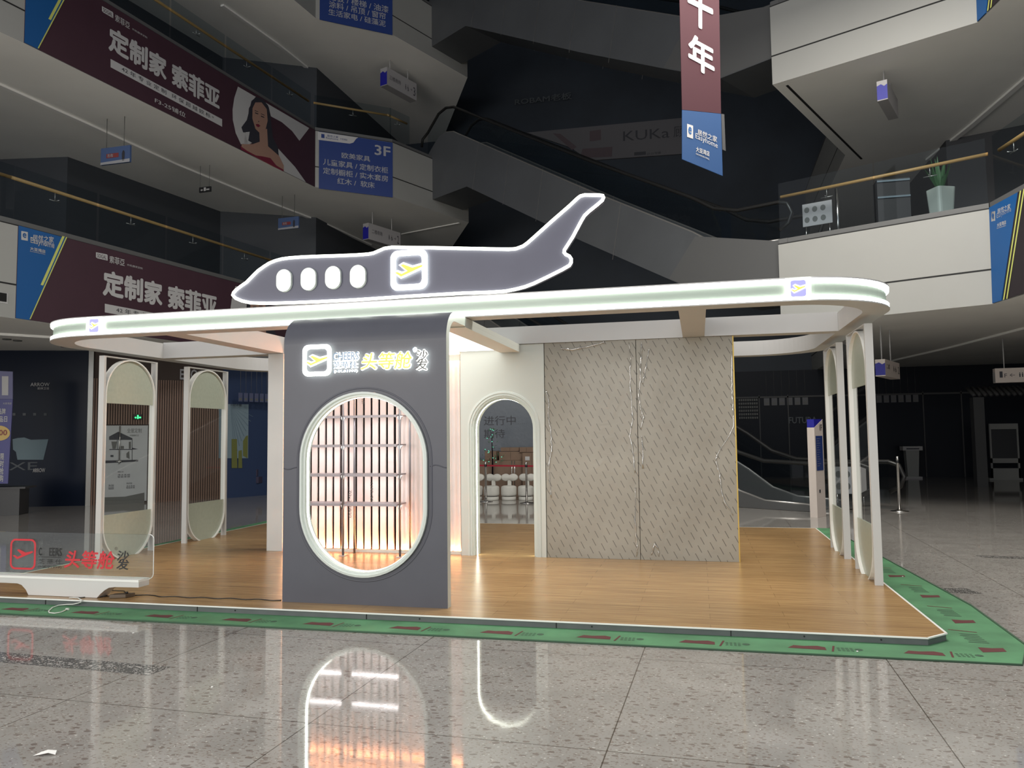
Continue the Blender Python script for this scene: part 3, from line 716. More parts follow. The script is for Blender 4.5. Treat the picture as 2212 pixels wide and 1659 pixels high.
for i, (x0_, x1_) in enumerate(((-1.915, -.745), (-.738, .43))):
    t = thing('wrapped_board', ('film-wrapped grey display board with dash print, next to the arched doorway', 'film-wrapped grey display board with brass edge, farther from the arched doorway')[i], 'board', (x0_, 9.8, .06), 'film-wrapped display boards')
    MB().box(x0_, x1_, 9.83, 10.03, .061, 2.798).build('board', M['film'], t)
    def P2(x, y): p = OY(x, y, 9.826); return (p[0], p[1], p[2])
    cr = lambda x, y: (900+x/3.16, 680+y/3.16)
    paths = [[(885, 520), (905, 600), (900, 690), (915, 800), (925, 930), (905, 1000), (905, 1100), (920, 1250)], [(1450, 190), (1460, 300), (1455, 420), (1465, 560), (1475, 700), (1455, 830), (1480, 960), (1492, 1080)], [(1490, 1180), (1490, 1400), (1505, 1560), (1500, 1650)],
             [(980, 230), (1060, 238), (1180, 215), (1280, 188)]] if i == 0 else \
            [[(1535, 190), (1530, 300), (1530, 430), (1515, 550), (1530, 640), (1548, 700), (1530, 780)], [(1585, 240), (1560, 400), (1540, 470)], [(2150, 190), (2160, 350), (2150, 500), (2160, 620), (2168, 760), (2120, 850), (2060, 940), (2040, 990), (2065, 1080), (2078, 1180), (2100, 1270), (2160, 1370)],
             [(1605, 1640), (1622, 1560), (1650, 1600), (1655, 1650)], [(1540, 830), (1545, 1050)]]
    wr = MB()
    for j, pp in enumerate(paths):
        fine = []
        for p, q in zip(pp[:-1], pp[1:]):
            for u in range(6):
                fine.append((p[0]+(q[0]-p[0])*u/6+random.uniform(-4, 4), p[1]+(q[1]-p[1])*u/6))
        fine.append(pp[-1]); Q = [P2(*cr(*p)) for p in fine]
        Q = [q for q in Q if x0_+.01 < q[0] < x1_-.01 and .08 < q[2] < 2.78]
        if len(Q) > 2: wr.tube(Q, [random.uniform(.005, .014) * (1.6 if (i == 0 and j == 3) else 1) for _ in Q], 6)
    wr.build('plastic_wrinkle', M['filmridge'], t)
    if i: MB().box(x1_, x1_+.014, 9.825, 10.035, .061, 2.798).build('brass_edge', M['gold'], t)
# wall section left of the slats
t = tag(MB().box(-5.86, -5.62, 9.78, 10.03, .06, 2.798).build('column_panel', M['white'], None, .004), 'white square column under the canopy, left of the portal', 'column')
# slatted wall
sw = thing('slatted_wall', 'white slatted wall with warm glow seen through the oval opening', 'wall panel', (-4.3, 10, .06))
YS = 9.93
MB().box(-5.61, -3.065, YS+.085, YS+.12, .061, 2.799).build('backing', M['dark'], sw)
pitch = .1135; x = -5.60; i = 0
sl = []
while x+pitch < -3.90:
    MB().box(x, x+pitch-.030, YS, YS+.03, .10, 2.78).build('slat', M['slat'], sw, .003); x += pitch
fx = MB(); xs = x; n = 14; wv = (-3.068-xs)/n
pts = []
for j in range(n):
    for u in range(6):
        t_ = u/6; pts.append((xs+wv*(j+t_), YS+.01-.022*math.sin(math.pi*t_)))
pts.append((-3.068, YS+.01))
fx.band([[(p[0], p[1], .10) for p in pts], [(p[0], p[1], 2.78) for p in pts]], False, False, 0, True)
fx.build('fluted_panel', M['slat'], sw)
MB().box(-5.60, -3.07, YS-.055, YS-.04, .061, .10).build('skirting', M['podwhite'], sw)
MB().box(-5.60, -3.07, YS-.038, YS-.018, .066, .088).build('warm_led_strip', M['warm'], sw)
MB().box(-5.60, -3.07, YS-.05, YS-.03, 2.66, 2.68).build('warm_led_strip', M['warmtop'], sw)
MB().box(-5.617, -5.607, 9.80, 9.82, .10, 2.72).build('warm_led_strip', M['warmdim'], sw)
MB().box(-5.60, -3.07, YS-.07, YS-.055, 2.62, 2.70).build('light_cover', M['podwhite'], sw)
# shelf unit
sh = thing('shelf_rack', 'thin metal rack with four shelves in front of the slatted wall', 'shelf', (-4.6, 9.62, .06))
for xp in (-5.40, -4.60, -3.80):
    MB().tube([(xp, 9.55, .06), (xp, 9.55, 2.62)], .016, 8).tube([(xp+.045, 9.80, .06), (xp+.045, 9.80, 2.62)], .016, 8).box(xp-.045, xp+.045, 9.51, 9.59, .0601, .068).build('post', M['postgrey'], sh)
for z in (1.902, 1.517, 1.129, .743):
    s_ = MB()
    for xa, xb in ((-5.39, -4.62), (-4.585, -3.82)): s_.prism(rrect(xa, xb, 9.52, 9.84, .02, 3), z-.018, z)
    s_.box(-5.38, -4.63, 9.519, 9.526, z-.032, z-.0175).box(-4.575, -3.83, 9.519, 9.526, z-.032, z-.0175)
    s_ = s_.build('shelf_board', M['shelfgrey'], sh)
    l = MB()
    for xa, xb in ((-5.33, -4.68), (-4.53, -3.88)): l.box(xa, xb, 9.66, 9.70, z-.021, z-.0185)
    l.build('shelf_led', M['ledshelf'], s_)
    br = MB()
    for xp in (-5.40, -4.60, -3.80):
        for sx in (-1, 1): br.prism([(xp+sx*.012, z-.018), (xp+sx*.05, z-.018), (xp+sx*.03, z-.028), (xp+sx*.018, z-.045), (xp+sx*.012, z-.07)], 9.535, 9.565, 0, 'y')
    br.build('shelf_bracket', M['steel'], s_)
# handwriting on the slats
hw_ = MB(); 
for (px, y0, y1, s) in ((756, 1058, 1118, '70x2 2800'), (803, 1042, 1082, '1195x20'), (784, 862, 872, 'x01')):
    a = OY(px, y1, YS-.002); b = OY(px, y0, YS-.002); text(hw_, s, (a[0]-.02, YS-.002, b[2]), (a[0]-.02, YS-.002, a[2]), (a[0]+.02, YS-.002, b[2]), 0, .2, .001)
hw_.build('pencil_marks', M['dim'], sw)

# ================================================================ side frames (one, then copies)
def side_frame(label):
    t = thing('side_frame', label, 'frame', (0, 0, .06), 'tall white side frames with oval inserts')
    Wd, Dp, z0, z1 = 1.03, .08, .061, 2.778
    for y in (0, Wd-.038): MB().box(0, Dp, y, y+.038, z0, z1).build('post', M['white'], t, .002)
    MB().box(0, Dp, .038, Wd-.038, z0, z0+.012).build('bottom_rail', M['white'], t)
    MB().box(0, Dp, .038, Wd-.038, z1-.012, z1).build('top_rail', M['white'], t)
    cy_, cz_ = Wd/2, (z0+z1)/2; hw, hh = Wd/2-.040, (z1-z0)/2-.014
    o = stad(cy_, cz_, hw, hh, 20); i_ = stad(cy_, cz_, hw-.018, hh-.018, 20)
    G = lambda L_, x: [(x, y, z) for y, z in L_]
    MB().band([G(o, .0), G(o, Dp), G(i_, Dp), G(i_, 0)], True, False, 0, False, True).build('oval_rim', M['edgewhite'], t)
    cut0, cut1 = .70, 2.16
    up = [p for p in stad(cy_, cz_, hw-.019, hh-.019, 20) if p[1] > cut1]; dn = [p for p in stad(cy_, cz_, hw-.019, hh-.019, 20) if p[1] < cut0]
    ha = hw-.019
    MB().prism([(cy_+ha, cut1)]+up+[(cy_-ha, cut1)], .035, .055, 0, 'x').build('frosted_panel', M['frost'], t)
    MB().prism([(cy_-ha, cut0)]+dn+[(cy_+ha, cut0)], .035, .055, 0, 'x').build('frosted_panel', M['frost'], t)
    MB().quad((.045, cy_-ha, cut0), (.045, cy_+ha, cut0), (.045, cy_+ha, cut1), (.045, cy_-ha, cut1)).build('glass_pane', M['glass'], t)
    return t
f1 = side_frame('front one of the two white side frames at the left end of the booth')
f2 = copytree(f1); f2['label'] = 'rear one of the two white side frames at the left end of the booth'
f3 = copytree(f1); f3['label'] = 'front one of the two white side frames at the right end of the booth'
f4 = copytree(f1); f4['label'] = 'rear one of the two white side frames at the right end of the booth'
f1.location = (-7.59, 8.57, 0); f2.location = (-7.59, 10.29, 0); f3.location = (1.685, 8.57, 0); f4.location = (1.685, 10.27, 0)
#SECTION2
# ================================================================ printed signs: helpers
def horiz(BL, BR, TL):
    """upright box on its plane: keep BL, take the run of BR and the rise of TL"""
    BL, BR, TL = map(np.array, (BL, BR, TL))
    return BL, np.array([BR[0], BR[1], BL[2]]), np.array([BL[0], BL[1], TL[2]])
class Sign:
    """lettering and shapes laid on a vertical plane a-b; cr maps crop pixels to the frame; dz shifts the copy up"""
    def __init__(s, a, b, cr, lift=.012, dz=0): s.a, s.b, s.cr, s.lift, s.dz = a, b, cr, lift, dz
    def P(s, x, y, l=None):
        p = OP(*s.cr(x, y), s.a, s.b).copy(); d = np.array(s.b)-np.array(s.a); d = d/np.linalg.norm(d); n = np.array([d[1], -d[0]])
        l = s.lift if l is None else l
        p[:2] += n*l; p[2] += s.dz; return p
    def text(s, mb, body, BL, BR, TL, off=0, mi=0, slant=0, level=True, l=None, line=1.0, spacing=1.0):
        A, B, C = s.P(*BL, l), s.P(*BR, l), s.P(*TL, l)
        if level: A, B, C = horiz(A, B, C)
        return text(mb, body, A, B, C, off, slant, 0, mi, spacing, line)
    def poly(s, mb, pts, mi=0, l=None): return mb.add([s.P(x, y, l) for x, y in pts], [tuple(range(len(pts)))], mi)
def easylogo(S_, mb, ebox, a, b, c, d=None, mi=0, mk=1):
    x0, y0, x1, y1, sk = ebox
    S_.poly(mb, [(x0, y0), (x1, y0+sk), (x1, y1+sk), (x0, y1)], mi)
    S_.text(mb, 'e', (x0+(x1-x0)*.2, y1-(y1-y0)*.32+sk*.3), (x1-(x1-x0)*.25, y1-(y1-y0)*.2+sk*.5), (x0+(x1-x0)*.2, y0+(y1-y0)*.12+sk*.2), .02, mk, .2, False, S_.lift+.003)
    S_.text(mb, '居然之家', *a, 0.01, mi, 0, False); S_.text(mb, 'Easyhome', *b, 0, mi, 0, False); S_.text(mb, '大亚湾店', *c, .02, mi, 0, False)
    if d: S_.text(mb, 'DAYAWAN MALL', *d, .01, mi, 0, False)
c5 = lambda x, y: (x/3.16, 450+y/3.16)
c1 = lambda x, y: (x/3.16, y/3.16)
c2 = lambda x, y: (600+x/3.16, y/3.16)
c3 = lambda x, y: (1200+x/3.16, y/3.16)
c4 = lambda x, y: (1512+x/3.16, y/3.16)
# ---- long maroon banner on the left fascia, lower and upper floor
LA, LB = LP[2], LP[3]
def long_banner(dz, label):
    t = thing('fascia_banner', label, 'banner', (LA[0], LA[1], Z2+dz), 'long maroon banners on the left fascias')
    lo = Sign(LA, LB, c5, .02, dz); up = Sign(LA, LB, c1, .02, dz-5.3)
    zb, zt = Z2+.01+dz, T2-.01+dz
    def at(u, z, l=.0):
        d = np.array(LB)-np.array(LA); L_ = np.linalg.norm(d); d = d/L_; n = np.array([d[1], -d[0]]); return (*(np.array(LA)+d*u+n*l), z)
    L_ = float(np.linalg.norm(np.array(LB)-np.array(LA)))
    def U(x, y): p = lo.P(x, y); return float((p[:2]-np.array(LA))@(np.array(LB)-np.array(LA))/L_)
    ut, ub = U(450, 197), U(200, 757)
    m_ = MB(); m_.band([[at(0, zb, 0), at(L_, zb, 0), at(L_, zt, 0), at(0, zt, 0)], [at(0, zb, .012), at(L_, zb, .012), at(L_, zt, .012), at(0, zt, .012)]], True, True); m_.build('banner_board', M['maroon'], t)
    m_ = MB(); m_.add([at(0, zb, .016), at(ub, zb, .016), at(ut, zt, .016), at(0, zt, .016)], [(0, 1, 2, 3)]); m_.build('blue_field', M['blue'], t)
    m_ = MB(); lo.poly(m_, [(420, 190), (437, 193), (290, 527), (272, 523)]); lo.poly(m_, [(446, 196), (454, 198), (204, 757), (196, 757)]); m_.build('lime_stripe', M['lime'], t)
    m_ = MB(); easylogo(lo, m_, (140, 155, 185, 215, 8), ((218, 222), (362, 238), (218, 178)), ((203, 246), (366, 278), (203, 196)), ((200, 286), (305, 308), (200, 262)), ((200, 296), (305, 318), (200, 290)))
    lo.text(m_, 'Easyhome', (203, 246), (366, 278), (203, 200), .0)
    m_.build('logo', [M['letter'], M['blue']], t)
    m_ = MB(); lo.poly(m_, [(650, 300), (725, 315), (730, 322), (730, 358), (660, 342), (650, 334)]); lo.text(m_, 'SOGAL', (658, 335), (722, 350), (658, 308), .0, 1, l=.024)
    lo.text(m_, '索菲亞', (742, 372), (845, 392), (742, 322), .01); lo.text(m_, '衣柜|整家定制', (862, 394), (968, 418), (862, 378)); m_.build('brand_lettering', [M['letter'], M['maroon']], t)
    m_ = MB(); lo.text(m_, '定制家 索菲亚', (695, 594), (1475, 730), (695, 415), .04); m_.build('headline_lettering', M['letter'], t); m_ = MB(); up.text(m_, 'F3-25铺位', (1052, 700), (1262, 810), (1052, 665), .01); m_.build('unit_number_lettering', M['letter'], t)
    m_ = MB(); up.poly(m_, [(750, 403), (1512, 815), (1512, 866), (750, 460)]); up.text(m_, '42 年 专 业 定 制   环 保 超 越 欧 标 *', (825, 485), (1455, 822), (825, 452), .0, 1, l=.024, level=False); m_.build('slogan_strip', [M['letter'], M['ink']], t)
    m_ = MB()
    up.poly(m_, [(1620, 592), (1742, 662), (1735, 668), (1695, 740), (1690, 800), (1655, 870), (1690, 980), (1640, 985), (1605, 910), (1585, 820), (1583, 750), (1595, 670)])
    up.poly(m_, [(1790, 690), (2107, 875), (2040, 962), (1990, 895), (1920, 835), (1845, 795), (1830, 730)])
    up.poly(m_, [(1695, 860), (1730, 900), (1745, 960), (1700, 985), (1660, 985), (1670, 900)])
    up.poly(m_, [(1895, 1015), (1950, 1075), (2010, 1140), (2085, 1245), (1925, 1165), (1900, 1090)])
    m_.build('white_arcs', M['letter'], t)
    m_ = MB(); up.poly(m_, [(1745, 662), (1790, 680), (1825, 720), (1840, 790), (1850, 870), (1858, 940), (1890, 1000), (1902, 1085), (1860, 1070), (1815, 1010), (1730, 985), (1690, 960), (1700, 900), (1655, 905), (1643, 870), (1680, 820), (1695, 760), (1712, 690)], 0, .023)
    up.poly(m_, [(1738, 700), (1780, 700), (1815, 745), (1822, 825), (1806, 890), (1770, 912), (1738, 880), (1717, 810), (1718, 740)], 1, .027)
    up.poly(m_, [(1765, 895), (1818, 880), (1825, 1000), (1900, 1065), (1932, 1130), (1932, 1170), (1860, 1140), (1640, 1020), (1645, 985), (1720, 985), (1768, 968)], 1, .025)
    up.poly(m_, [(1633, 995), (1680, 1030), (1740, 1062), (1785, 1068), (1840, 1080), (1880, 1130), (1930, 1160), (1930, 1172), (1640, 1022)], 2, .029)
    for pts in ([(1735, 768), (1757, 776), (1757, 782), (1735, 775)], [(1775, 790), (1798, 800), (1798, 806), (1775, 797)], [(1733, 754), (1757, 762), (1757, 766), (1733, 758)], [(1775, 776), (1800, 786), (1800, 790), (1775, 780)], [(1757, 825), (1766, 832), (1757, 834)]): up.poly(m_, pts, 0, .030)
    up.poly(m_, [(1740, 848), (1758, 848), (1772, 860), (1758, 870), (1744, 862)], 2, .030)
    m_.build('portrait_print', [M['ink'], M['skin'], M['maroonred']], t)
    return t
M['maroonred'] = mat('poster_dress', (.16, .015, .035), .6)
long_banner(0, 'maroon furniture banner with white characters on the lower left fascia, behind the plane nose')
long_banner(5.3, 'maroon furniture banner with a dark-haired woman on the upper left fascia')
# ---- blue floor guides
GA, GB = LP[3], LP[4]
def guide(dz, label, rows, head):
    S_ = Sign(GA, GB, c2, .02, 0); t = thing('floor_guide_sign', label, 'sign', (GA[0], GA[1], Z3+dz), 'blue floor guide signs on the left fascia')
    def at(f_, z, l): 
        d = np.array(GB)-np.array(GA); n = np.array([d[1], -d[0]])/np.linalg.norm(d); return (*(np.array(GA)+d*f_+n*l), z)
    zb, zt = Z3+dz-.03, T3+dz-.03
    m_ = MB(); m_.band([[at(.05, zb, 0), at(1.0, zb, 0), at(1.0, zt, 0), at(.05, zt, 0)], [at(.05, zb, .015), at(1.0, zb, .015), at(1.0, zt, .015), at(.05, zt, .015)]], True, True); m_.build('sign_board', M['navy'], t)
    m_ = MB()
    for s, BL, BR, TL, of in rows: S_.text(m_, s, BL, BR, TL, of, 0, 0, True)
    m_.build('white_lettering', M['lettergrey'], t)
    if head:
        m_ = MB(); S_.poly(m_, [(272, 900), (548, 940), (535, 948), (515, 975), (490, 982), (272, 955)], 0, .018)
        S_.poly(m_, [(296, 915), (318, 918), (318, 945), (296, 942)], 1, .022); S_.text(m_, '居然之家', (336, 935), (412, 947), (336, 920), 0, 1, l=.022); S_.text(m_, 'Easyhome', (328, 950), (412, 960), (328, 936), 0, 1, l=.022); S_.text(m_, '大亚湾店', (424, 955), (474, 963), (424, 943), 0, 1, l=.022)
        m_.build('white_header', [M['letter'], M['navy']], t)
guide(0, 'blue floor guide sign marked 3F on the left fascia', [('3F', (660, 1058), (768, 1072), (660, 988), .02), ('欧美家具', (435, 1080), (630, 1108), (435, 1040), .01), ('儿童家具 / 定制衣柜', (308, 1126), (752, 1188), (308, 1082), .01), ('定制橱柜 / 实木套房', (308, 1186), (752, 1244), (308, 1142), .01), ('红木 /  软床', (405, 1256), (660, 1288), (405, 1213), .01)], True)
guide(5.3, 'blue floor guide sign cut off by the top edge of the photo', [('地板 / 楼梯 / 油漆', (345, 0), (755, 68), (345, -48), .01), ('涂料 / 吊顶 / 窗帘', (348, 52), (735, 118), (348, 5), .01), ('生活家电 / 硅藻泥', (345, 102), (735, 172), (345, 58), .01)], False)
# ---- right fascia banners
def right_banner(dz, label):
    a, b = RP[3], RP[4]; S_ = Sign(a, b, c4, .03, dz); S8 = Sign(a, b, lambda x, y: (1512+x/3.16, 450+y/3.16), .03, dz)
    t = thing('fascia_banner', label, 'banner', (a[0], a[1], Z2+dz), 'blue and dark banners on the right fascia')
    p1, p2, p3, p4 = S_.P(1985, 1424), S_.P(2182, 1306), S8.P(2068, 636), S8.P(2007, 648)
    zb, zt = Z2+dz+.01, T2+dz-.01; p1[2] = p2[2] = zt; p3[2] = p4[2] = zb
    d = (np.array(b)-np.array(a)); d = d/np.linalg.norm(d); n = np.array([d[1], -d[0]])
    def th(ps, l=.02): return [ps, [np.array([p[0]-n[0]*l, p[1]-n[1]*l, p[2]]) for p in ps]]
    MB().band(th([p1, p2, p3, p4]), True, True).build('blue_field', M['blue'], t)
    m_ = MB()
    for s0, s1 in ((.06, .10), (.16, .20)):
        q2 = p2+np.array([d[0], d[1], 0])*s0*1; q3 = p3+np.array([d[0], d[1], 0])*s0; r2 = p2+np.array([d[0], d[1], 0])*s1; r3 = p3+np.array([d[0], d[1], 0])*s1
        m_.add([q2, r2, r3, q3], [(0, 1, 2, 3)])
    m_.build('lime_stripe', M['lime'], t)
    m_ = MB(); c_, e_ = RP[4], RP[5]; dd = np.array(e_)-np.array(c_); nn = np.array([dd[1], -dd[0]])/np.linalg.norm(dd)
    q1 = p2+np.array([d[0], d[1], 0])*.02; q4 = p3+np.array([d[0], d[1], 0])*.02
    far = np.array(c_)+dd*.6+nn*.03
    m_.add([q1-np.array([n[0], n[1], 0])*.01, np.array([c_[0]+n[0]*.03, c_[1]+n[1]*.03, zt]), np.array([c_[0]+n[0]*.03, c_[1]+n[1]*.03, zb]), q4-np.array([n[0], n[1], 0])*.01], [(0, 1, 2, 3)])
    m_.add([(c_[0]+nn[0]*.03, c_[1]+nn[1]*.03, zt), (far[0], far[1], zt), (far[0], far[1], zb), (c_[0]+nn[0]*.03, c_[1]+nn[1]*.03, zb)], [(0, 1, 2, 3)])
    m_.build('dark_field', M['bandark'], t)
    m_ = MB(); easylogo(S_, m_, (2000, 1446, 2027, 1512, -6), ((2043, 1462), (2132, 1426), (2043, 1425)), ((2038, 1500), (2136, 1452), (2038, 1458)), ((2040, 1552), (2102, 1530), (2040, 1524)), ((2040, 1562), (2102, 1541), (2040, 1556)))
    m_.build('logo', [M['letter'], M['blue']], t)
M['bandark'] = mat('banner_dark', (.018, .012, .016), .6)
right_banner(0, 'blue corner banner with white shop logo at the right edge, second floor')
right_banner(5.3, 'blue corner banner at the top right corner, third floor')
# ---- hanging red and blue banner
HA, HB = (-.13, 12.0), (.45, 12.25)
S_ = Sign(HA, HB, c3, .0); t = thing('hanging_banner', 'long red hanging banner with white characters and blue foot', 'banner', (.16, 12.1, 5.6))
S2 = Sign(HA, HB, c3, -.015)
def two(pts, name, m_):
    MB().band([[S_.P(x, y) for x, y in pts], [S2.P(x, y) for x, y in pts]], True, True).build(name, m_, t)
two([(846, -60), (1116, -60), (1130, 775), (864, 748)], 'red_cloth', M['redbanner'])
two([(864, 750), (1130, 777), (1141, 1200), (864, 1086)], 'blue_cloth', M['blue2'])
two([(1132, 777), (1152, 780), (1162, 1030), (1140, 1020)], 'side_fold', M['faint2'])
m_ = MB(); S3 = Sign(HA, HB, c3, .006)
S3.text(m_, '年', (905, 448), (1085, 545), (905, 215), .03, level=False); S3.text(m_, '十', (900, 155), (1075, 240), (900, -130), .03, level=False); m_.build('white_characters', M['letter'], t)
m_ = MB(); easylogo(S3, m_, (897, 845, 938, 935, 14), ((968, 922), (1102, 976), (968, 880)), ((955, 955), (1106, 1024), (955, 908)), ((958, 1036), (1050, 1070), (958, 1000)), ((958, 1056), (1050, 1094), (958, 1044))); m_.build('logo', [M['letter'], M['blue']], t)
# ---- signs hanging under the slabs
def hang_sign(label, a, b, z1, h, zc, w=.22, face='pinkish', txt=None, end='signblue', rods=(.2, .8), grp='hanging direction signs', rodr=.014):
    a = np.array(a[:2]); b = np.array(b[:2]); d = b-a; L_ = np.linalg.norm(d); d = d/L_; n = np.array([-d[1], d[0]])
    if n@a < 0: n = -n          # n points away from the camera
    t = thing('hanging_sign', label, 'sign', (a[0], a[1], z1-h), grp)
    q = [a, b, b+n*w, a+n*w]; MB().prism(q, z1-h, z1).build('sign_box', M[face], t)
    e = MB(); o = d*.004; e.add([(*(a-o), z1-h+.02), (*(a-o+n*w), z1-h+.02), (*(a-o+n*w), z1-h*.25), (*(a-o+n*w*.6), z1-h*.18), (*(a-o+n*w*.3), z1-h*.3), (*(a-o), z1-h*.22)], [(0, 1, 2, 3, 4, 5)]); e.build('blue_end', M[end], t)
    r = MB()
    for f_ in rods: p = a+d*L_*f_+n*w/2; r.tube([(*p, z1), (*p, zc)], rodr, 8)
    for i, f_ in enumerate(rods): p = a+d*L_*f_+n*w/2; MB().tube([(*p, z1), (*p, zc)], rodr, 8).build('rod', M['letter'], t)
    if txt:
        m_ = MB()
        for s, u0, u1, v0, v1 in txt:
            if s[0] == '@':
                Q = lambda u, v: (*(a+d*L_*(u0+(u1-u0)*u)-n*.004), z1-h+h*(v0+(v1-v0)*v))
                if s == '@man': m_.quad(Q(.2, 0), Q(.8, 0), Q(.9, .72), Q(.1, .72)); m_.add([Q(.5+.3*math.cos(x), .88+.12*math.sin(x)) for x in np.linspace(0, 6.28, 9)[:-1]], [tuple(range(8))])
                else:
                    m_.band([[Q(.4+r_*math.cos(x), .3+r_*math.sin(x)) for x in np.linspace(0, 6.28, 13)[:-1]] for r_ in (.38, .26)]); m_.quad(Q(.32, .4), Q(.5, .4), Q(.45, 1), Q(.3, 1)); m_.quad(Q(.4, .42), Q(.75, .42), Q(1, .05), Q(.85, .02))
                continue
            A = a+d*L_*u0-n*.004; B = a+d*L_*u1-n*.004; text(m_, s, (*A, z1-h+h*v0), (*B, z1-h+h*v0), (*A, z1-h+h*v1), .0)
        m_.build('dark_lettering', M['ink'], t)
    return t
def ZZ(px, py, xy): # height of the pixel above the plan point
    d = ray(px, py); return CAM[2]+d[2]*np.hypot(*xy)/np.hypot(d[0], d[1])
xy1 = OZ(1904, 697, Z2)[:2]; z1 = ZZ(1908, 772, xy1)
A_ = OZ(1911.5, 775.5, z1); B_ = OZ(1942.8, 784.8, z1)
hang_sign('small white hanging sign with blue end, right of the front side frame', A_, B_, z1, z1-ZZ(1911, 812, A_[:2]), Z2, .2, rods=(.12, .72), txt=[('二楼', .08, .3, .45, .75), ('@man', .55, .6, .4, .7), ('@chair', .66, .76, .4, .7), ('2', .86, .95, .3, .75)])
xyD = OZ(2162, 731, Z2)[:2]; zD = ZZ(2163, 795, xyD); A_ = OZ(2149, 796, zD); B_ = A_+np.array([1.9, -.18, 0])
hang_sign('white hanging sign reading 1F with arrow at the right edge', A_, B_, zD, zD-ZZ(2149, 827, A_[:2]), Z2, .22, rods=(.12, .8), end='letter', txt=[('1', .05, .085, .35, .78), ('F', .105, .135, .35, .62), ('←', .165, .225, .38, .62), ('@man', .27, .29, .35, .68), ('@man', .30, .32, .35, .68), ('@chair', .35, .41, .35, .65), ('@chair', .43, .49, .35, .65), ('F', .53, .56, .35, .65)])
A_ = OZ(796, 481, 8.75); B_ = OZ(865, 503, 8.75); hang_sign('white hanging sign with number 2 above the plane sign', A_, B_, 8.75, .55, Z3, .25, 'dimwhite', [('二楼商场', .1, .42, .42, .68), ('@man', .62, .65, .35, .65), ('@chair', .69, .75, .35, .65), ('→', .79, .85, .42, .6), ('2', .89, .95, .25, .75)])
A_ = OZ(836, 144, 14.1); B_ = OZ(900, 181, 14.1); hang_sign('white hanging sign with number 3 under the top left slab', A_, B_, 14.1, .62, Z4, .3, 'dimwhite', [('三楼商场', .08, .45, .38, .62), ('@man', .6, .63, .3, .62), ('@chair', .67, .73, .3, .62), ('→', .78, .84, .4, .55), ('3', .88, .95, .2, .7)])
A_ = OZ(1916, 171, 8.9); B_ = OZ(1939, 215, 8.9); hang_sign('long white hanging sign seen end on under the upper right slab', A_, B_, 8.9, .42, Z3, .2, 'dimwhite')
def ad_board(label, TL, TR, BL, z1):
    a = OZ(*TL, z1); b = OZ(*TR, z1); h = z1-ZZ(*BL, a[:2]); d = (b-a)[:2]; n = np.array([-d[1], d[0]]); n = n/np.linalg.norm(n)*.05
    t = thing('hanging_board', label, 'sign', (a[0], a[1], z1-h), 'small blue advertising boards hanging under the left slab')
    MB().prism([a[:2], b[:2], b[:2]+n, a[:2]+n], z1-h, z1).build('board', M['adblue'], t)
    n2 = n/np.linalg.norm(n)*-.005
    P = lambda u, v: (a[0]+(b-a)[0]*u+n2[0], a[1]+(b-a)[1]*u+n2[1], z1-h+h*v)
    m_ = MB(); m_.quad(P(.2, .36), P(.62, .36), P(.62, .62), P(.2, .62), 0); m_.add([P(.74, .1), P(.82, .1), P(.83, .6), P(.80, .72), P(.76, .72), P(.73, .55)], [(0, 1, 2, 3, 4, 5)], 1)
    m_.quad(P(0, 0), P(1, 0), P(1, .2), P(0, .14), 2); text(m_, '左右', P(.24, .40), P(.44, .40), P(.24, .60), .02, 0, .006, 2); m_.build('printed_picture', [M['adred'], M['ink'], M['lettergrey']], t)
    MB().tube([P(.2, 1), (P(.2, 1)[0], P(.2, 1)[1], Z3)], .008, 5).build('cord', M['dim'], t); MB().tube([P(.8, 1), (P(.8, 1)[0], P(.8, 1)[1], Z3)], .008, 5).build('cord', M['dim'], t)
M['adblue'] = mat('board_blue', (.06, .10, .22), .5); M['adred'] = mat('board_red', (.22, .04, .04), .5)
ad_board('blue advertising board hanging under the upper left slab', (218, 321), (281, 313), (218, 357), 8.5)
ad_board('blue advertising board hanging left of the sign with number 2', (601, 472), (645, 467), (601, 497), 8.5)
def exit_sign(label, a, b, z1, h, zc=None, lit=True):
    a = np.array(a[:2]); b = np.array(b[:2]); d = b-a; n = np.array([-d[1], d[0]]); n = n/np.linalg.norm(n)*.04
    t = thing('exit_sign', label, 'sign', (a[0], a[1], z1-h), 'small exit signs'); MB().prism([a, b, b+n, a+n], z1-h, z1).build('sign_box', M['black'], t)
    P = lambda u, v: (*(a+d*u-n*.1), z1-h+h*v)
    m_ = MB(); m_.quad(P(.42, .18), P(.60, .18), P(.60, .86), P(.42, .86)); m_.add([P(.12, .4), P(.26, .62), P(.26, .47), P(.36, .47), P(.36, .33), P(.26, .33), P(.26, .2)], [tuple(range(7))]); m_.add([P(.64, .3), P(.9, .3), P(.9, .56), P(.64, .56)], [(0, 1, 2, 3)])
    m_.build('green_symbol', M['exit'] if lit else M['letter'], t)
    if zc:
        for u in (.1, .9): MB().tube([P(u, 1), (P(u, 1)[0], P(u, 1)[1], zc)], .006, 5).build('rod', M['dim'], t)
a = OZ(377, 811, 3.35); b = OZ(396, 811, 3.35); exit_sign('green lit exit sign hanging between the two left side frames', a, b, 3.35, 3.35-ZZ(377, 825, a[:2]), Z2)
a = OZ(430, 405, 8.6); b = OZ(455, 402, 8.6); exit_sign('unlit exit sign hanging under the upper left slab', a, b, 8.6, 8.6-ZZ(430, 416, a[:2]), Z3, False)

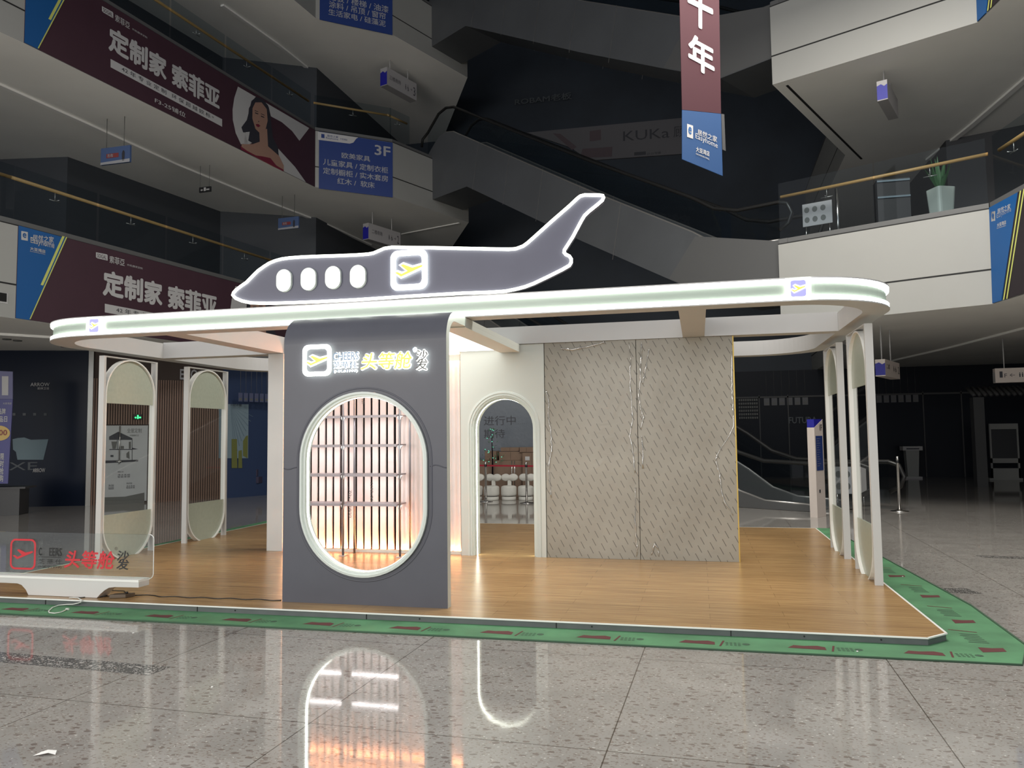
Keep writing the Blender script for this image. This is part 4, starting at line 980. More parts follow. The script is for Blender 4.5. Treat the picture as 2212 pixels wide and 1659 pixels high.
# ================================================================ shop fronts, left side
WA, WB, WC_, WD = (-17.6, 15.55), (-14.9, 16.6), (-12.7, 18.9), (-11.0, 22.9)
cL = lambda x, y: (x/4.74, 780+y/4.74); cM = lambda x, y: (190+x/5.672, 840+y/5.672)
def wallseg(mb, p, q, z0, z1, t_=.12, mi=0):
    a, b = offs(p, q, 0); c_, e_ = offs(p, q, -t_); return mb.prism([a, b, e_, c_], z0, z1, mi)
w = thing('bathroom_shop', 'dark bathroom shop front with white lettering at the left edge', 'shop front', (0, 0, 0))
wallseg(MB(), WA, WB, 0, Z2-.001).build('window_wall', M['shopdark'], w)
S_ = Sign(WA, WB, cL, .008); m_ = MB()
S_.text(m_, 'ARROW', (313, 258), (508, 258), (313, 222), .0); S_.text(m_, '箭牌卫浴', (385, 292), (505, 290), (385, 268)); S_.text(m_, 'ARROW', (338, 1140), (463, 1132), (338, 1098), .01); 
o = m_.build('white_lettering', M['letter']); o.parent = w
m_ = MB(); S_.poly(m_, [(130, 800), (180, 788), (250, 782), (320, 806), (497, 800), (445, 1010), (180, 1010), (165, 930), (135, 905)]); o = m_.build('bathtub_picture', M['tub']); o.parent = w
m_ = MB(); S_.text(m_, 'XE', (90, 1118), (385, 1095), (90, 1038), .0)
for x in (145, 250, 357, 465): S_.poly(m_, [(x-15, 532), (x+15, 532), (x+15, 558), (x-15, 558)])
o = m_.build('faint_lettering', M['faint']); o.parent = w
# brown slatted shop front with glazed doors
bs = thing('slatted_shop_front', 'brown slatted shop front with glass doors behind the left side frames', 'shop front', (-13.8, 17.7, 0))
wallseg(MB(), WB, WC_, 0, Z2-.001).build('backing_wall', M['shopdarkbrown'], bs)
zt_ = ZZ(196, 817, WB); d = np.array(WC_)-np.array(WB); L_ = np.linalg.norm(d); d = d/L_; n = np.array([d[1], -d[0]])
du0 = float((OP(*cM(150, 1000), WB, WC_)[:2]-np.array(WB))@d); du1 = float((OP(*cM(735, 1000), WB, WC_)[:2]-np.array(WB))@d)
zd = OP(*cM(400, 435), WB, WC_)[2]
sm_ = MB(); u = .03
while u < L_-.04:
    z0 = zd if du0-.02 < u < du1+.02 else 0.0
    p = np.array(WB)+d*u; sm_.prism([p+n*.001, p+d*.035+n*.001, p+d*.035+n*.03, p+n*.03], z0, zt_); u += .058
sm_.build('slats', M['brown'], bs)
MB().prism([np.array(WB)-d*.09+n*.0, np.array(WB)+d*.02, np.array(WB)+d*.02+n*.07, np.array(WB)-d*.09+n*.07], 0, Z2-.002).build('edge_post', M['silver'], bs)
S_ = Sign(WB, WC_, cM, .012)
m_ = MB(); a = S_.P(150, 450); b = S_.P(735, 450); b[2] = a[2]; m_.quad((a[0], a[1], .05), (b[0], b[1], .05), b, a); dr = m_.build('glass_door', M['poster'], bs)
m_ = MB()
l2 = .016
for pts in ([(258, 585), (370, 525), (543, 605), (543, 625), (258, 625)], [(150, 745), (165, 715), (175, 745)], [(262, 738), (540, 738), (540, 748), (262, 748)], [(540, 720), (615, 738), (540, 745)], [(536, 625), (543, 625), (543, 880), (536, 880)], [(150, 880), (615, 868), (612, 890), (150, 915)], [(355, 625), (362, 625), (362, 738), (355, 738)], [(275, 810), (312, 810), (312, 835), (275, 835)]): S_.poly(m_, pts, 0, l2)
for pts in ([(285, 645), (355, 645), (340, 735), (300, 735)], [(500, 650), (525, 645), (525, 735), (500, 735)], [(470, 790), (505, 760), (510, 860), (470, 840)], [(400, 700), (440, 700), (440, 735), (400, 735)], [(150, 1330), (450, 1320), (690, 1270), (690, 1420), (140, 1440)]): S_.poly(m_, pts, 1, l2)
S_.text(m_, '全屋定制', (478, 540), (655, 540), (478, 484), 0, 1, l=l2); S_.text(m_, '环保健康生活', (510, 582), (620, 582), (510, 560), 0, 1, l=l2)
for bx in (((362, 1026), (433, 1026), (362, 1010)), ((362, 1090), (515, 1085), (362, 1045)), ((470, 1168), (540, 1165), (470, 1148)), ((468, 1222), (572, 1218), (468, 1182)), ((150, 1105), (163, 1105), (150, 1020)), ((250, 1235), (315, 1235), (250, 1170))): S_.text(m_, '净水系统\n智能家居' if bx[0][1] > 1080 else '净醛水漆', *bx, 0, 0, l=l2)
m_.build('door_poster_print', [M['ink'], M['dim']], dr)
m_ = MB()
for x0, y0, y1 in ((390, 455, 880), (380, 880, 920)):
    a = S_.P(x0, y0, .05); b = S_.P(x0, y1, .05); m_.tube([a, (a[0], a[1], b[2])], .012, 6)
a = S_.P(375, 888, .05); m_.tube([a+np.array([-.06, -.03, 0]), a+np.array([.06, .03, 0])], .018, 6); m_.build('door_handle', M['steel'], dr)
a = OP(288, 895, WB, WC_)+np.array([n[0], n[1], 0])*.05; b = OP(306, 895, WB, WC_)+np.array([n[0], n[1], 0])*.05
exit_sign('green lit exit sign above the glass doors, seen through the front left frame', a, b, a[2], a[2]-OP(288, 907, WB, WC_)[2])
m_ = MB(); Sx = Sign(WB, WC_, lambda x, y: (x, y), .04); Sx.text(m_, 'ECO', (388, 820), (426, 822), (388, 797), .02); m_.build('shop_lettering', M['lettergrey'], bs)
# blue shop next to it
bl = thing('blue_shop_front', 'dark blue shop window with pale poster beside the column', 'shop front', (-11.8, 20.5, 0))
wallseg(MB(), WC_, WD, 0, Z2-.001).build('window_wall', M['shopblue'], bl)
S_ = Sign(WC_, WD, cM, .012)
m_ = MB(); S_.poly(m_, [(1600, 185), (1965, 190), (1960, 850), (1600, 850)], 0)
for i in range(9): S_.poly(m_, [(1740, 200), (1790+i*28, 820-i*60), (1800+i*28, 820-i*60)], 1, .016)
for pts in ([(1755, 615), (1820, 615), (1825, 970), (1755, 970)], [(1895, 640), (1930, 580), (1955, 570), (1950, 850), (1895, 820)], [(1840, 760), (1880, 750), (1885, 970), (1835, 970)]): S_.poly(m_, pts, 2, .02)
S_.text(m_, 'HOME', (1745, 210), (1880, 212), (1745, 185), 0, 3, l=.02)
m_.build('window_poster', [M['sun'], M['sunray'], M['olive'], M['ink']], bl)
def posters(label, a, b, n_, z0, z1, grp, mk='postergrey'):
    a = np.array(a[:2]); b = np.array(b[:2])
    base = None
    for i in range(n_):
        p = a+(b-a)*i/n_; q = a+(b-a)*(i+.72)/n_; t = MB().prism([p, q, q+np.array([.0, .01]), p+np.array([.0, .01])], z0, z1)
        o = t.build('hanging_flyer', M[mk]); tag(o, label, 'poster', grp)
        m_ = MB(); y = .004; sg_ = MB(); mid_ = (p+q)/2; sg_.tube([(*mid_, z1), (*mid_, Z2)], .004, 5); c_ = sg_.build('string', M['dim']); c_.parent = o; nrm = np.array([(q-p)[1], -(q-p)[0]]); nrm = nrm/np.linalg.norm(nrm)*.004
        P = lambda u, v: (*(p+(q-p)*u+nrm), z0+(z1-z0)*v)
        m_.quad(P(.2, .15), P(.8, .15), P(.8, .4), P(.2, .4)); c_ = m_.build('printed_panel', M['dim']); c_.parent = o
a = OP(*cM(1745, 60), WC_, WD)+np.array([.35, -.15, 0]); b = OP(*cM(2195, 60), WC_, WD)+np.array([.35, -.15, 0]); z0 = OP(*cM(1900, 165), WC_, WD)[2]; z1 = OP(*cM(1900, 60), WC_, WD)[2]
posters('dim flyer in the hanging row left of the column', a, b, 7, z0, z1, 'flyers hanging over the blue shop front', 'flyerblue')
ct = (-10.9, 19.6)
k2 = 0
for (x0, y0, x1, y1) in ((1765, 985, 1860, 1070), (1862, 985, 1950, 1070), (1955, 985, 2075, 1070), (1765, 1075, 1830, 1155), (1835, 1075, 1945, 1155), (2010, 1075, 2095, 1155), (1765, 1160, 1880, 1300), (1890, 1160, 2040, 1300), (1930, 895, 2030, 980)):
    Yc = 19.9; a = OY(*cM(x0, y1), Yc); b = OY(*cM(x1, y0), Yc)
    o = MB().box(a[0], b[0]-.01, Yc, Yc+.3, max(a[2], .002), b[2]-.008).build('carton', M['cartondark'], None, .004)
    tag(o, ('top left', 'top middle', 'top right', 'second row left', 'second row middle', 'second row right', 'bottom left', 'bottom right', 'x')[k2]+' dark carton of the stack before the blue shop window' if k2 < 8 else 'single pale carton lying on top of the dark carton stack', 'carton', 'dark cartons before the blue shop window'); k2 += 1
    m_ = MB(); m_.box(a[0]+(b[0]-a[0])*.42, a[0]+(b[0]-a[0])*.5, Yc-.002, Yc, max(a[2], .002)+.01, b[2]-.012); q = m_.build('tape', M['faint']); q.parent = o
# purple promotion stand at the left edge
ps = thing('promotion_stand', 'tall purple promotion banner with yellow badge at the left edge', 'banner stand', (-15.3, 14.4, 0))
QA, QB = (-15.75, 14.0), (-14.75, 14.45); S_ = Sign(QA, QB, cL, 0)
def qb(pts, name, m__, l0, l1):
    S0 = Sign(QA, QB, cL, l0); S1 = Sign(QA, QB, cL, l1)
    return MB().band([[S0.P(x, y) for x, y in pts], [S1.P(x, y) for x, y in pts]], True, True).build(name, m__, ps)
qb([(-140, 95), (130, 108), (130, 388), (-140, 388)], 'upper_panel', M['purple3'], 0, -.03)
qb([(-140, 390), (130, 390), (80, 1255), (-140, 1255)], 'main_panel', M['purple'], 0, -.03)
S_ = Sign(QA, QB, cL, .006); m_ = MB(); S_.poly(m_, [(20, 155), (88, 155), (85, 350), (20, 350)]); S_.text(m_, '品牌', (-20, 545), (58, 540), (-20, 485), .02); S_.text(m_, '品日', (-10, 625), (75, 620), (-10, 565), .02)
S_.text(m_, '限\n时\n抢\n购', (-5, 1235), (35, 1235), (-5, 945), .02); S_.text(m_, '大亚湾店', (30, 444), (118, 444), (30, 424)); m_.build('white_lettering', M['letter'], ps)
m_ = MB(); S_.poly(m_, [(-10+115*math.cos(a), 738+78*math.sin(a)) for a in np.linspace(0, 6.283, 25)[:-1]], 0, .01); S_.text(m_, '500', (-52, 762), (76, 762), (-52, 704), .02, 1, l=.014); m_.build('yellow_badge', [M['yellow'], M['adred']], ps)
a = np.array(QA); b = np.array(QB); dd = (b-a)/np.linalg.norm(b-a); nn = np.array([dd[1], -dd[0]])
MB().prism([a-dd*.2-nn*.25, b+dd*.05-nn*.25, b+dd*.05+nn*.25, a-dd*.2+nn*.25], 0.001, .58).build('base_counter', M['black'], ps); MB().prism([a-dd*.2-nn*.3, b+dd*.18-nn*.3, b+dd*.18+nn*.3, a-dd*.2+nn*.3], .581, .62).build('counter_top', M['black'], ps)

# ================================================================ centre: behind the arched doorway
cA = lambda x, y: (1000+x/4.74, 850+y/4.74)
YH = 20.75
hb = thing('hoarding', 'dark blue-grey hoarding with faint characters seen through the arched doorway', 'hoarding', (-5.5, YH, 0))
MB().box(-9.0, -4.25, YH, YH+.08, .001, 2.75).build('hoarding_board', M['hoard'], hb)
m_ = MB()
def HT(s, BL, BR, TL):
    A, B, C = (OY(*cA(*p), YH-.006) for p in (BL, BR, TL)); text(m_, s, *horiz(A, B, C), .0)
HT('进行中', (215, 328), (540, 328), (215, 232)); HT('. . . . .', (568, 312), (655, 312), (568, 304)); HT('期待', (215, 458), (430, 458), (215, 368)); m_.build('dark_characters', M['ink'], hb)
def cbox(x0, y0, x1, y1, Y, dep, label, lab=False, floor_=False):
    a = OY(*cA(x0, y1), Y); b = OY(*cA(x1, y0), Y); z0 = .002 if floor_ else a[2]
    o = MB().box(a[0], b[0], Y, Y+dep, z0, b[2]).build('cardboard_box', M['card'], None, .005); tag(o, label, 'box')
    m2 = MB(); xm = (a[0]+b[0])/2; m2.box(xm-.002, xm+.002, Y-.002, Y, z0+.01, b[2]-.01); q = m2.build('flap_line', M['dark']); q.parent = o
    if lab: q = MB().box(a[0]+.08, a[0]+.2, Y-.003, Y, b[2]-.2, b[2]-.1).build('paper_label', M['letter']); q.parent = o
    return b[2]
z_ = cbox(40, 685, 606, 1060, 20.1, .5, 'large brown carton on the floor behind the white chairs', floor_=True)
cbox(225, 590, 340, 684, 20.15, .35, 'small cardboard box on the large carton, beside the green lights')
cbox(370, 595, 606, 684, 20.15, .4, 'wide cardboard box on the large carton in the middle')
cbox(612, 605, 800, 1060, 20.0, .5, 'tall cardboard box with white paper label behind the right chairs', True, True)
cbox(385, 552, 575, 592, 20.2, .3, 'flat cardboard box lying on the wide box')
cbox(580, 550, 720, 602, 20.1, .3, 'flat cardboard box lying on the tall labelled box')
# little tree of green lights
lt_ = thing('artificial_plant', 'dark artificial plant with small green lights beside the cardboard boxes', 'plant', (*OY(*cA(300, 680), 19.95)[:2], .0))
a = OY(*cA(300, 690), 19.95)
MB().tube([(a[0], 19.95, .11), (a[0]+.01, 19.95, a[2]), (a[0]-.01, 19.95, a[2]+.75)], [.03, .02, .006], 6).build('stem', M['dark'], lt_)
MB().lathe((a[0], 19.95, .001), [(.08, 0), (.09, .03), (.10, .16), (.07, .16)], 12).build('pot', M['black'], lt_)
m_ = MB(); m2 = MB()
for i in range(70):
    z = a[2]-.1+random.random()*.95; r_ = .32*(1-(z-a[2]+.1)/1.1)+.03; an = random.random()*6.28; p = np.array([a[0]+r_*math.cos(an)*random.random()**.5, 19.95+.14*math.sin(an), z])
    s = .03+.03*random.random(); q = np.array([random.uniform(-1, 1), random.uniform(-.4, .4), random.uniform(-.3, 1)])*s
    m_.add([p, p+q+np.array([.012, 0, 0]), p+q*2, p+q-np.array([.012, 0, 0])], [(0, 1, 2, 3)])
    if i % 4 == 0: m2.box(p[0]-.012, p[0]+.012, p[1]-.1, p[1]-.08, z, z+.022)
m_.build('leaves', M['leaf'], lt_); m2.build('green_lights', M['bottle'], lt_)
# white swivel chairs
def drum_chair(label):
    t = thing('drum_chair', label, 'chair', (0, 0, 0), 'white round chairs behind the arched doorway')
    MB().lathe((0, 0, 0.001), [(.19, 0), (.195, .015), (.195, .085), (.18, .09)], 28).build('base_ring', M['chair'], t)
    MB().lathe((0, 0, .105), [(.165, 0), (.205, .005), (.212, .05), (.212, .20), (.20, .235), (.15, .255), (.05, .262)], 28).build('seat', M['chair'], t)
    MB().lathe((0, 0, .088), [(.14, 0), (.14, .02)], 20).build('swivel_gap', M['black'], t)
    MB().prism(rrect(-.055, .055, .12, .19, .02, 3), .30, .52).build('back_post', M['chair'], t)
    pts = []
    for i in range(36):
        an = 2*math.pi*i/36; r_ = .125+.075*abs(math.cos(an))**1.1
        pts.append((.235*math.cos(an)*(.8+.2*abs(math.cos(an))), .56+r_*.68*math.sin(an)*(1.0-.28*math.exp(-(math.cos(an)/.25)**2))))
    L0 = [(x*.85, .10, .56+(z-.56)*.82) for x, z in pts]; L1 = [(x, .125, z) for x, z in pts]; L2 = [(x, .175, z) for x, z in pts]; L3 = [(x*.88, .20, .56+(z-.56)*.86) for x, z in pts]
    MB().band([L0, L1, L2, L3], True, True, 0, True).build('backrest', M['chair'], t); return t
ch = drum_chair('x')
for i, (px, lab, rz) in enumerate(((1063, 'white round chair left of centre, seen behind the left barrier post', -.12), (1027, 'leftmost white round chair, cut by the arch edge', .1), (1099, 'white round chair in the middle behind the barrier', .1), (1135, 'rightmost white round chair, behind the right barrier post', -.1))):
    c_ = ch if i == 0 else copytree(ch); p = OZ(px, 1081, 0); c_.location = (p[0]-.0, 19.15+.03*i, 0); c_.location.x = OY(px, 1060, 19.2)[0]; c_.rotation_euler.z = rz; c_.scale = (.93, .93, 1); c_['label'] = lab
# barrier posts and belt
def stanchion(label):
    t = thing('barrier_post', label, 'barrier post', (0, 0, 0), 'steel barrier posts')
    MB().lathe((0, 0, .001), [(.17, 0), (.17, .012), (.06, .03), (.03, .045)], 28).build('base', M['steel'], t)
    MB().lathe((0, 0, .045), [(.026, 0), (.026, .84), (.03, .845), (.03, .92), (.024, .935)], 20).build('pole', M['steel'], t)
    MB().lathe((0, 0, .86), [(.0305, 0), (.0315, .005), (.0315, .045), (.0305, .05)], 20).build('belt_slot', M['black'], t); return t
s1 = stanchion('steel barrier post at the left of the arched doorway view'); s1.location = (-5.17, 18.7, 0)
s2 = copytree(s1); s2['label'] = 'steel barrier post at the right of the arched doorway view'; s2.location = (-4.06, 18.35, 0)
s3 = copytree(s1); s3['label'] = 'single steel barrier post standing on the floor right of the side frames'; s3.location = (3.88, 17.12, 0); s3.scale = (1, 1, 1.13)
m_ = MB(); 
for p, q in (((-6.6, 19.15), (-5.205, 18.71)), ((-5.135, 18.69), (-4.095, 18.36)), ((-4.025, 18.34), (-2.6, 17.9))):
    a, b = offs(p, q, .0015); c_, e_ = offs(p, q, -.0015); m_.prism([a, b, e_, c_], .865, .905)
tag(m_.build('barrier_belt', M['redband']), 'red barrier belt stretched between the steel posts', 'belt')
# steel door handles behind
a = OY(*cA(500, 690), 19.8); b = OY(*cA(528, 690), 19.8)
t = thing('door_handle_pair', 'pair of tall steel door handles behind the middle white chair', 'handle', (a[0], 19.8, .3))
for x in (a[0], b[0]): MB().tube([(x, 19.8, OY(1100, 1050, 19.8)[2]), (x, 19.8, a[2])], .012, 8).build('bar', M['steel'], t)
MB().tube([(a[0]-.06, 19.79, OY(1100, 1007, 19.8)[2]), (b[0], 19.79, OY(1100, 1007, 19.8)[2])], .01, 6).build('cross_bar', M['steel'], t)

# ================================================================ right side: kiosk, notices, far stands
cK = lambda x, y: (1580+x/5.53, 830+y/5.53)
kl, km_, kr = OZ(*cK(1003, 1590), 0), OZ(*cK(1030, 1597), 0), OZ(*cK(1140, 1573), 0)
kiosk = thing('totem_sign', 'white totem sign with blue directory panel beside the escalator', 'sign', (km_[0], km_[1], 0))
a2, b2 = km_[:2], kr[:2]; dv = b2-a2; dv = dv/np.linalg.norm(dv)*.42; b2 = a2+dv; nv = np.array([-dv[1], dv[0]]); nv = nv/np.linalg.norm(nv)
if nv@a2 < 0: nv = -nv
nv = nv*.14; zl = ZZ(*cK(1003, 518), a2); zr = zl+.16
q = [a2, b2, b2+nv, a2+nv]
m_ = MB(); m_.add([(*a2, .001), (*b2, .001), (*(b2+nv), .001), (*(a2+nv), .001), (*a2, zl), (*b2, zr), (*(b2+nv), zr), (*(a2+nv), zl)], [(0, 1, 2, 3), (4, 5, 6, 7), (0, 1, 5, 4), (1, 2, 6, 5), (2, 3, 7, 6), (3, 0, 4, 7)]); m_.build('totem_body', M['pinkish'], kiosk)
m_ = MB(); m_.add([(*(a2+nv*.02+dv*.01), zl+.004), (*(b2+nv*.02-dv*.02), zr+.002), (*(b2+nv*.98-dv*.02), zr+.002), (*(a2+nv*.98+dv*.01), zl+.004), (*(a2+nv*.02+dv*.01), zr), (*(a2+nv*.98+dv*.01), zr)], [(0, 1, 4), (3, 2, 5), (0, 3, 5, 4), (4, 1, 2, 5)]); m_.build('blue_cap', M['signblue'], kiosk)
P = lambda u, z: (*(a2+dv*u-nv*.03), z)
m_ = MB(); zp1, zp0 = ZZ(*cK(1050, 617), a2), ZZ(*cK(1050, 1035), a2); m_.quad(P(.1, zp0), P(.88, zp0), P(.88, zp1), P(.1, zp1), 0)
for i in range(13):
    z = zp1-.06-i*(zp1-zp0-.1)/13; m_.quad(P(.2, z), P(.35+.35*random.random(), z), P(.5, z+.014), P(.2, z+.014), 1)
m_.build('directory_panel', [M['navy'], M['lettergrey']], kiosk)
m_ = MB(); text(m_, '1F', P(.6, zp1+.1), P(.85, zp1+.1), P(.6, zp1+.22), .02); m_.quad(P(.3, zp0-.42), P(.45, zp0-.42), P(.45, zp0-.36), P(.3, zp0-.36)); m_.build('floor_number', M['ink'], kiosk)
def notice(label, x, y, z0, w=.5, h=.4, rot=0):
    t = thing('notice_board', label, 'notice', (x, y, z0), 'white safety notices beside the escalators')
    d = np.array([math.cos(rot), math.sin(rot)]); n = np.array([-d[1], d[0]])*.02; a = np.array([x, y])
    MB().prism([a, a+d*w, a+d*w+n, a+n], z0+.35, z0+.35+h).build('panel', M['dimwhite'], t)
    for u in (.1, .9): p = a+d*w*u+n*.5; MB().tube([(*p, z0+.001), (*p, z0+.35)], .012, 6).build('leg', M['steel'], t)
    m_ = MB(); P = lambda u, v: (*(a+d*w*u-n*.1), z0+.35+h*v)
    for u in (.15, .42, .7):
        for v in (.28, .72): m_.add([P(u+.09*math.cos(k_), v+.13*math.sin(k_)) for k_ in np.linspace(0, 6.283, 13)[:-1]], [tuple(range(12))])
    m_.build('round_symbols', M['dim'], t)
p = OZ(1832, 1104, 0); notice('white safety notice by the ground floor escalator, between the right side frames', p[0]-.25, p[1], .0, .62, .55)
p = OP(1735, 500, (2.1, 18.0), (5.6, 16.3)); notice('white safety notice on the second floor behind the glass, at its left end', p[0], p[1], T2+.10, .62, .5, -.4)
# second floor, right: potted plant, cabinet, chrome post
bA, bB = np.array(RP[2])+np.array([.45, .9]), np.array(RP[3])+np.array([.45, .9])
p = OP(2034, 455, bA, bB); zf = T2+.001
pp = thing('potted_plant', 'green plant in a square white pot behind the second floor glass', 'plant', (p[0], p[1], zf))
m_ = MB(); ro = lambda s, z: [(p[0]+x*math.cos(.4)-y*math.sin(.4), p[1]+x*math.sin(.4)+y*math.cos(.4), z) for x, y in rrect(-s, s, -s, s, .06, 3)]
ztop_ = ZZ(2034, 408, p[:2]); m_.band([ro(.14, zf), ro(.17, zf+.3), ro(.20, ztop_), ro(.18, ztop_), ro(.17, ztop_-.05)], True, True); m_.build('square_pot', M['pot'], pp)
m_ = MB()
for i in range(34):
    an = random.random()*6.28; ln = random.uniform(.35, .75); sp2 = random.uniform(.12, .55)
    c_ = np.array([p[0]+.05*math.cos(an), p[1]+.05*math.sin(an), ztop_-.04]); dirv = np.array([math.cos(an)*sp2, math.sin(an)*sp2, 1]); sd = np.array([-math.sin(an), math.cos(an), 0])
    A = [c_+dirv*ln*t_+np.array([0, 0, -.25*t_*t_*sp2]) for t_ in (0, .35, .7, 1)]; ws = (.008, .03, .022, .002)
    m_.band([[a_+sd*w_ for a_, w_ in zip(A, ws)], [a_-sd*w_ for a_, w_ in zip(A, ws)]], False)
m_.build('leaves', M['leaf'], pp)
p = OP(1930, 500, bA+np.array([.5, 1.2]), bB+np.array([.5, 1.2]))
cb = thing('display_cabinet', 'dark cabinet with two pale shelf edges behind the second floor glass', 'cabinet', (p[0], p[1], zf))
MB().box(p[0]-.3, p[0]+.38, p[1], p[1]+.4, zf, ZZ(1930, 385, p[:2])).build('cabinet_body', M['darkcab'], cb)
for y_ in (388, 423): z = ZZ(1930, y_, p[:2]); MB().box(p[0]-.3, p[0]+.38, p[1]-.03, p[1]-.001, z-.04, z).build('shelf_edge', M['sun'], cb)
p = OP(1811, 500, bA, bB)
MBs = MB().tube([(p[0], p[1], zf), (p[0], p[1], zf+1.25)], .04, 10).build('chrome_post', M['steel']); tag(MBs, 'chrome post behind the second floor glass, left of the cabinet', 'post')
# far stands on the ground floor, right
p = OZ(1971, 1033, 0); zt_ = ZZ(1971, 964, p[:2])
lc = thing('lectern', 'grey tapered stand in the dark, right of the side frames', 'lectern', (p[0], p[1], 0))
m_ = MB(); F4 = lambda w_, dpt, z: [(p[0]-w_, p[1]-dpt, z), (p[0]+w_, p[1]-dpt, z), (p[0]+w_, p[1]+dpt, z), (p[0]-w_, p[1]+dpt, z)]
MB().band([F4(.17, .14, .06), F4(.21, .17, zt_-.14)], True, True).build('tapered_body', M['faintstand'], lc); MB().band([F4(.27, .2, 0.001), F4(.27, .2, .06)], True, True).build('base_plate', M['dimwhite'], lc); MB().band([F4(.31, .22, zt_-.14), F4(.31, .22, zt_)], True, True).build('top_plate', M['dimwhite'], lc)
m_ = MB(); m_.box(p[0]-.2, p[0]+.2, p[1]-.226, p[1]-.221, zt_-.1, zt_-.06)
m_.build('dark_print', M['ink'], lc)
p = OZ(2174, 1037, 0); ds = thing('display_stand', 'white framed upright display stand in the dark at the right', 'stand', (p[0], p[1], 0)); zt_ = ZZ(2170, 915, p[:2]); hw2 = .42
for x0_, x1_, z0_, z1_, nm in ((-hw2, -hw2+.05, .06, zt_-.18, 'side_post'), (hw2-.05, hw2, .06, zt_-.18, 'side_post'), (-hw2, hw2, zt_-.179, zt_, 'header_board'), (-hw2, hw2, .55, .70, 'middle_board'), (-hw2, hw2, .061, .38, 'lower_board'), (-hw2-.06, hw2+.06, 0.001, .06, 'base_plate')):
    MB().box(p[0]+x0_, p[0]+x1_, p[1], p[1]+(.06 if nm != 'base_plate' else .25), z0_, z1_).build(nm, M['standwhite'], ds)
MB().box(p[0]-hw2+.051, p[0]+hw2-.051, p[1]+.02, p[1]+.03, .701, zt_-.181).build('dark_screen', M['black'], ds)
# dark shop fronts at the back and right with faint details
pw = thing('far_shop_front', 'dark shop fronts far behind the escalator with faint frames', 'shop front', (3, 26, 0))
YFAR = 30.0
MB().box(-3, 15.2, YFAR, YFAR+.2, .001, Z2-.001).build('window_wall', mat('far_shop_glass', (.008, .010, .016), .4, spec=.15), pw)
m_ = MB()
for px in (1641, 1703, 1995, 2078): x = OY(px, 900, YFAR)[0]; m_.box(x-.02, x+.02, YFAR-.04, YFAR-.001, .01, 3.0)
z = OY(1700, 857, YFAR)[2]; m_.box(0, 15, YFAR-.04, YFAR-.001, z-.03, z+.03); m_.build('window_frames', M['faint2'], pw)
m_ = MB(); A, B, C = OY(1704, 915, YFAR-.05), OY(1765, 915, YFAR-.05), OY(1704, 901, YFAR-.05); text(m_, 'FUTURA', *horiz(A, B, C), .02); m_.build('faint_lettering', M['faint'], pw)
for lab, x0_, x1_, ya, yb, n_, grp in (('dim flyer in the far hanging row left of the side frames', 1650, 1750, 860, 876, 6, 'flyers in the far row left of the side frames'), ('dim flyer in the far hanging row right of the side frames', 1893, 1988, 853, 870, 6, 'flyers in the far row right of the side frames')):
    a = OY(x0_, ya, YFAR-.013); b = OY(x1_, ya, YFAR-.013); posters(lab, a, b, n_, OY(x0_, yb, YFAR-.013)[2], a[2], grp)
MB_ = MB(); a = OY(1597, 905, YFAR-.15); b = OY(1638, 858, YFAR-.15)
for i in range(9):
    for j in range(6): MB_.box(a[0]+(b[0]-a[0])*i/9, a[0]+(b[0]-a[0])*(i+.7)/9, YFAR-.06, YFAR-.002, a[2]+(b[2]-a[2])*j/6, a[2]+(b[2]-a[2])*(j+.6)/6)
o = MB_.build('hanging_strands', M['dim'], pw); o['kind'] = 'stuff'
# dark column and eaves at the far right
a = OZ(2112, 1052, 0); zc_ = ZZ(2112, 858, a[:2])
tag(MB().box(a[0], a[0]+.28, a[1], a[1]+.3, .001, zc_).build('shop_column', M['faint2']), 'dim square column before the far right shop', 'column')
ev = MB()
for i in range(22): x = a[0]+.0+i*.15; ev.tube([(x, a[1]-.1, zc_+.05), (x, a[1]+.5, zc_+.3)], .055, 6)
tag(ev.build('tiled_eaves', M['faint2']), 'dark tiled eaves above the far right shop', 'eaves')
# second and third floor shops: dark blocks set back from the void
for z0, z1, lab in ((T2, Z3, 'second'), (T3, Z4, 'third')):
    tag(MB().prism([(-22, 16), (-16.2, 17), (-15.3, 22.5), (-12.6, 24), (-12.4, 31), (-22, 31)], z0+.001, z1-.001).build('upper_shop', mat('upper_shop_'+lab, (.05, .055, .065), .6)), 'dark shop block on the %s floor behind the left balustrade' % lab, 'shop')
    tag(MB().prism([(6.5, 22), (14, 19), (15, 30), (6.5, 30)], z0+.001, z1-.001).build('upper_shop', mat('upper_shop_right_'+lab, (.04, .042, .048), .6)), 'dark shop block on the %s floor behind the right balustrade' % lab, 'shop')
# shop sign band in the dark behind the void
kb = thing('shop_sign_band', 'grey furniture shop sign band in the dark, behind the escalator', 'sign', (-3, 31.4, 12.4))
YK = 31.418; K_ = lambda x, y, e=0: OY(880+x/3.568, 100+y/3.568, YK-e)
m_ = MB(); pts = [K_(920, 665), K_(2240, 540), K_(2240, 820), K_(1400, 880), K_(1260, 780)]
m_.band([pts, [q+np.array([0, .08, 0]) for q in pts]], True, True); m_.build('sign_board', mat('kuka_board', (.13, .125, .135), .6), kb)
m_ = MB(); A, B, C = OY(1346, 305, YK-.02), OY(1446, 297, YK-.02), OY(1346, 284, YK-.02); text(m_, 'KUKa', A, B, C, .0, 0, 0); A, B, C = OY(1455, 297, YK-.02), OY(1480, 295, YK-.02), OY(1455, 274, YK-.02); text(m_, '顾', A, B, C, .0)
A, B, C = OY(1370, 336, YK-.02), OY(1395, 334, YK-.02), OY(1370, 329, YK-.02); m_.quad(A, B, B+(C-A), C, 0); A, B, C = OY(1397, 335, YK-.02), OY(1427, 332, YK-.02), OY(1397, 330, YK-.02); text(m_, '27-31号铺', A, B, C)
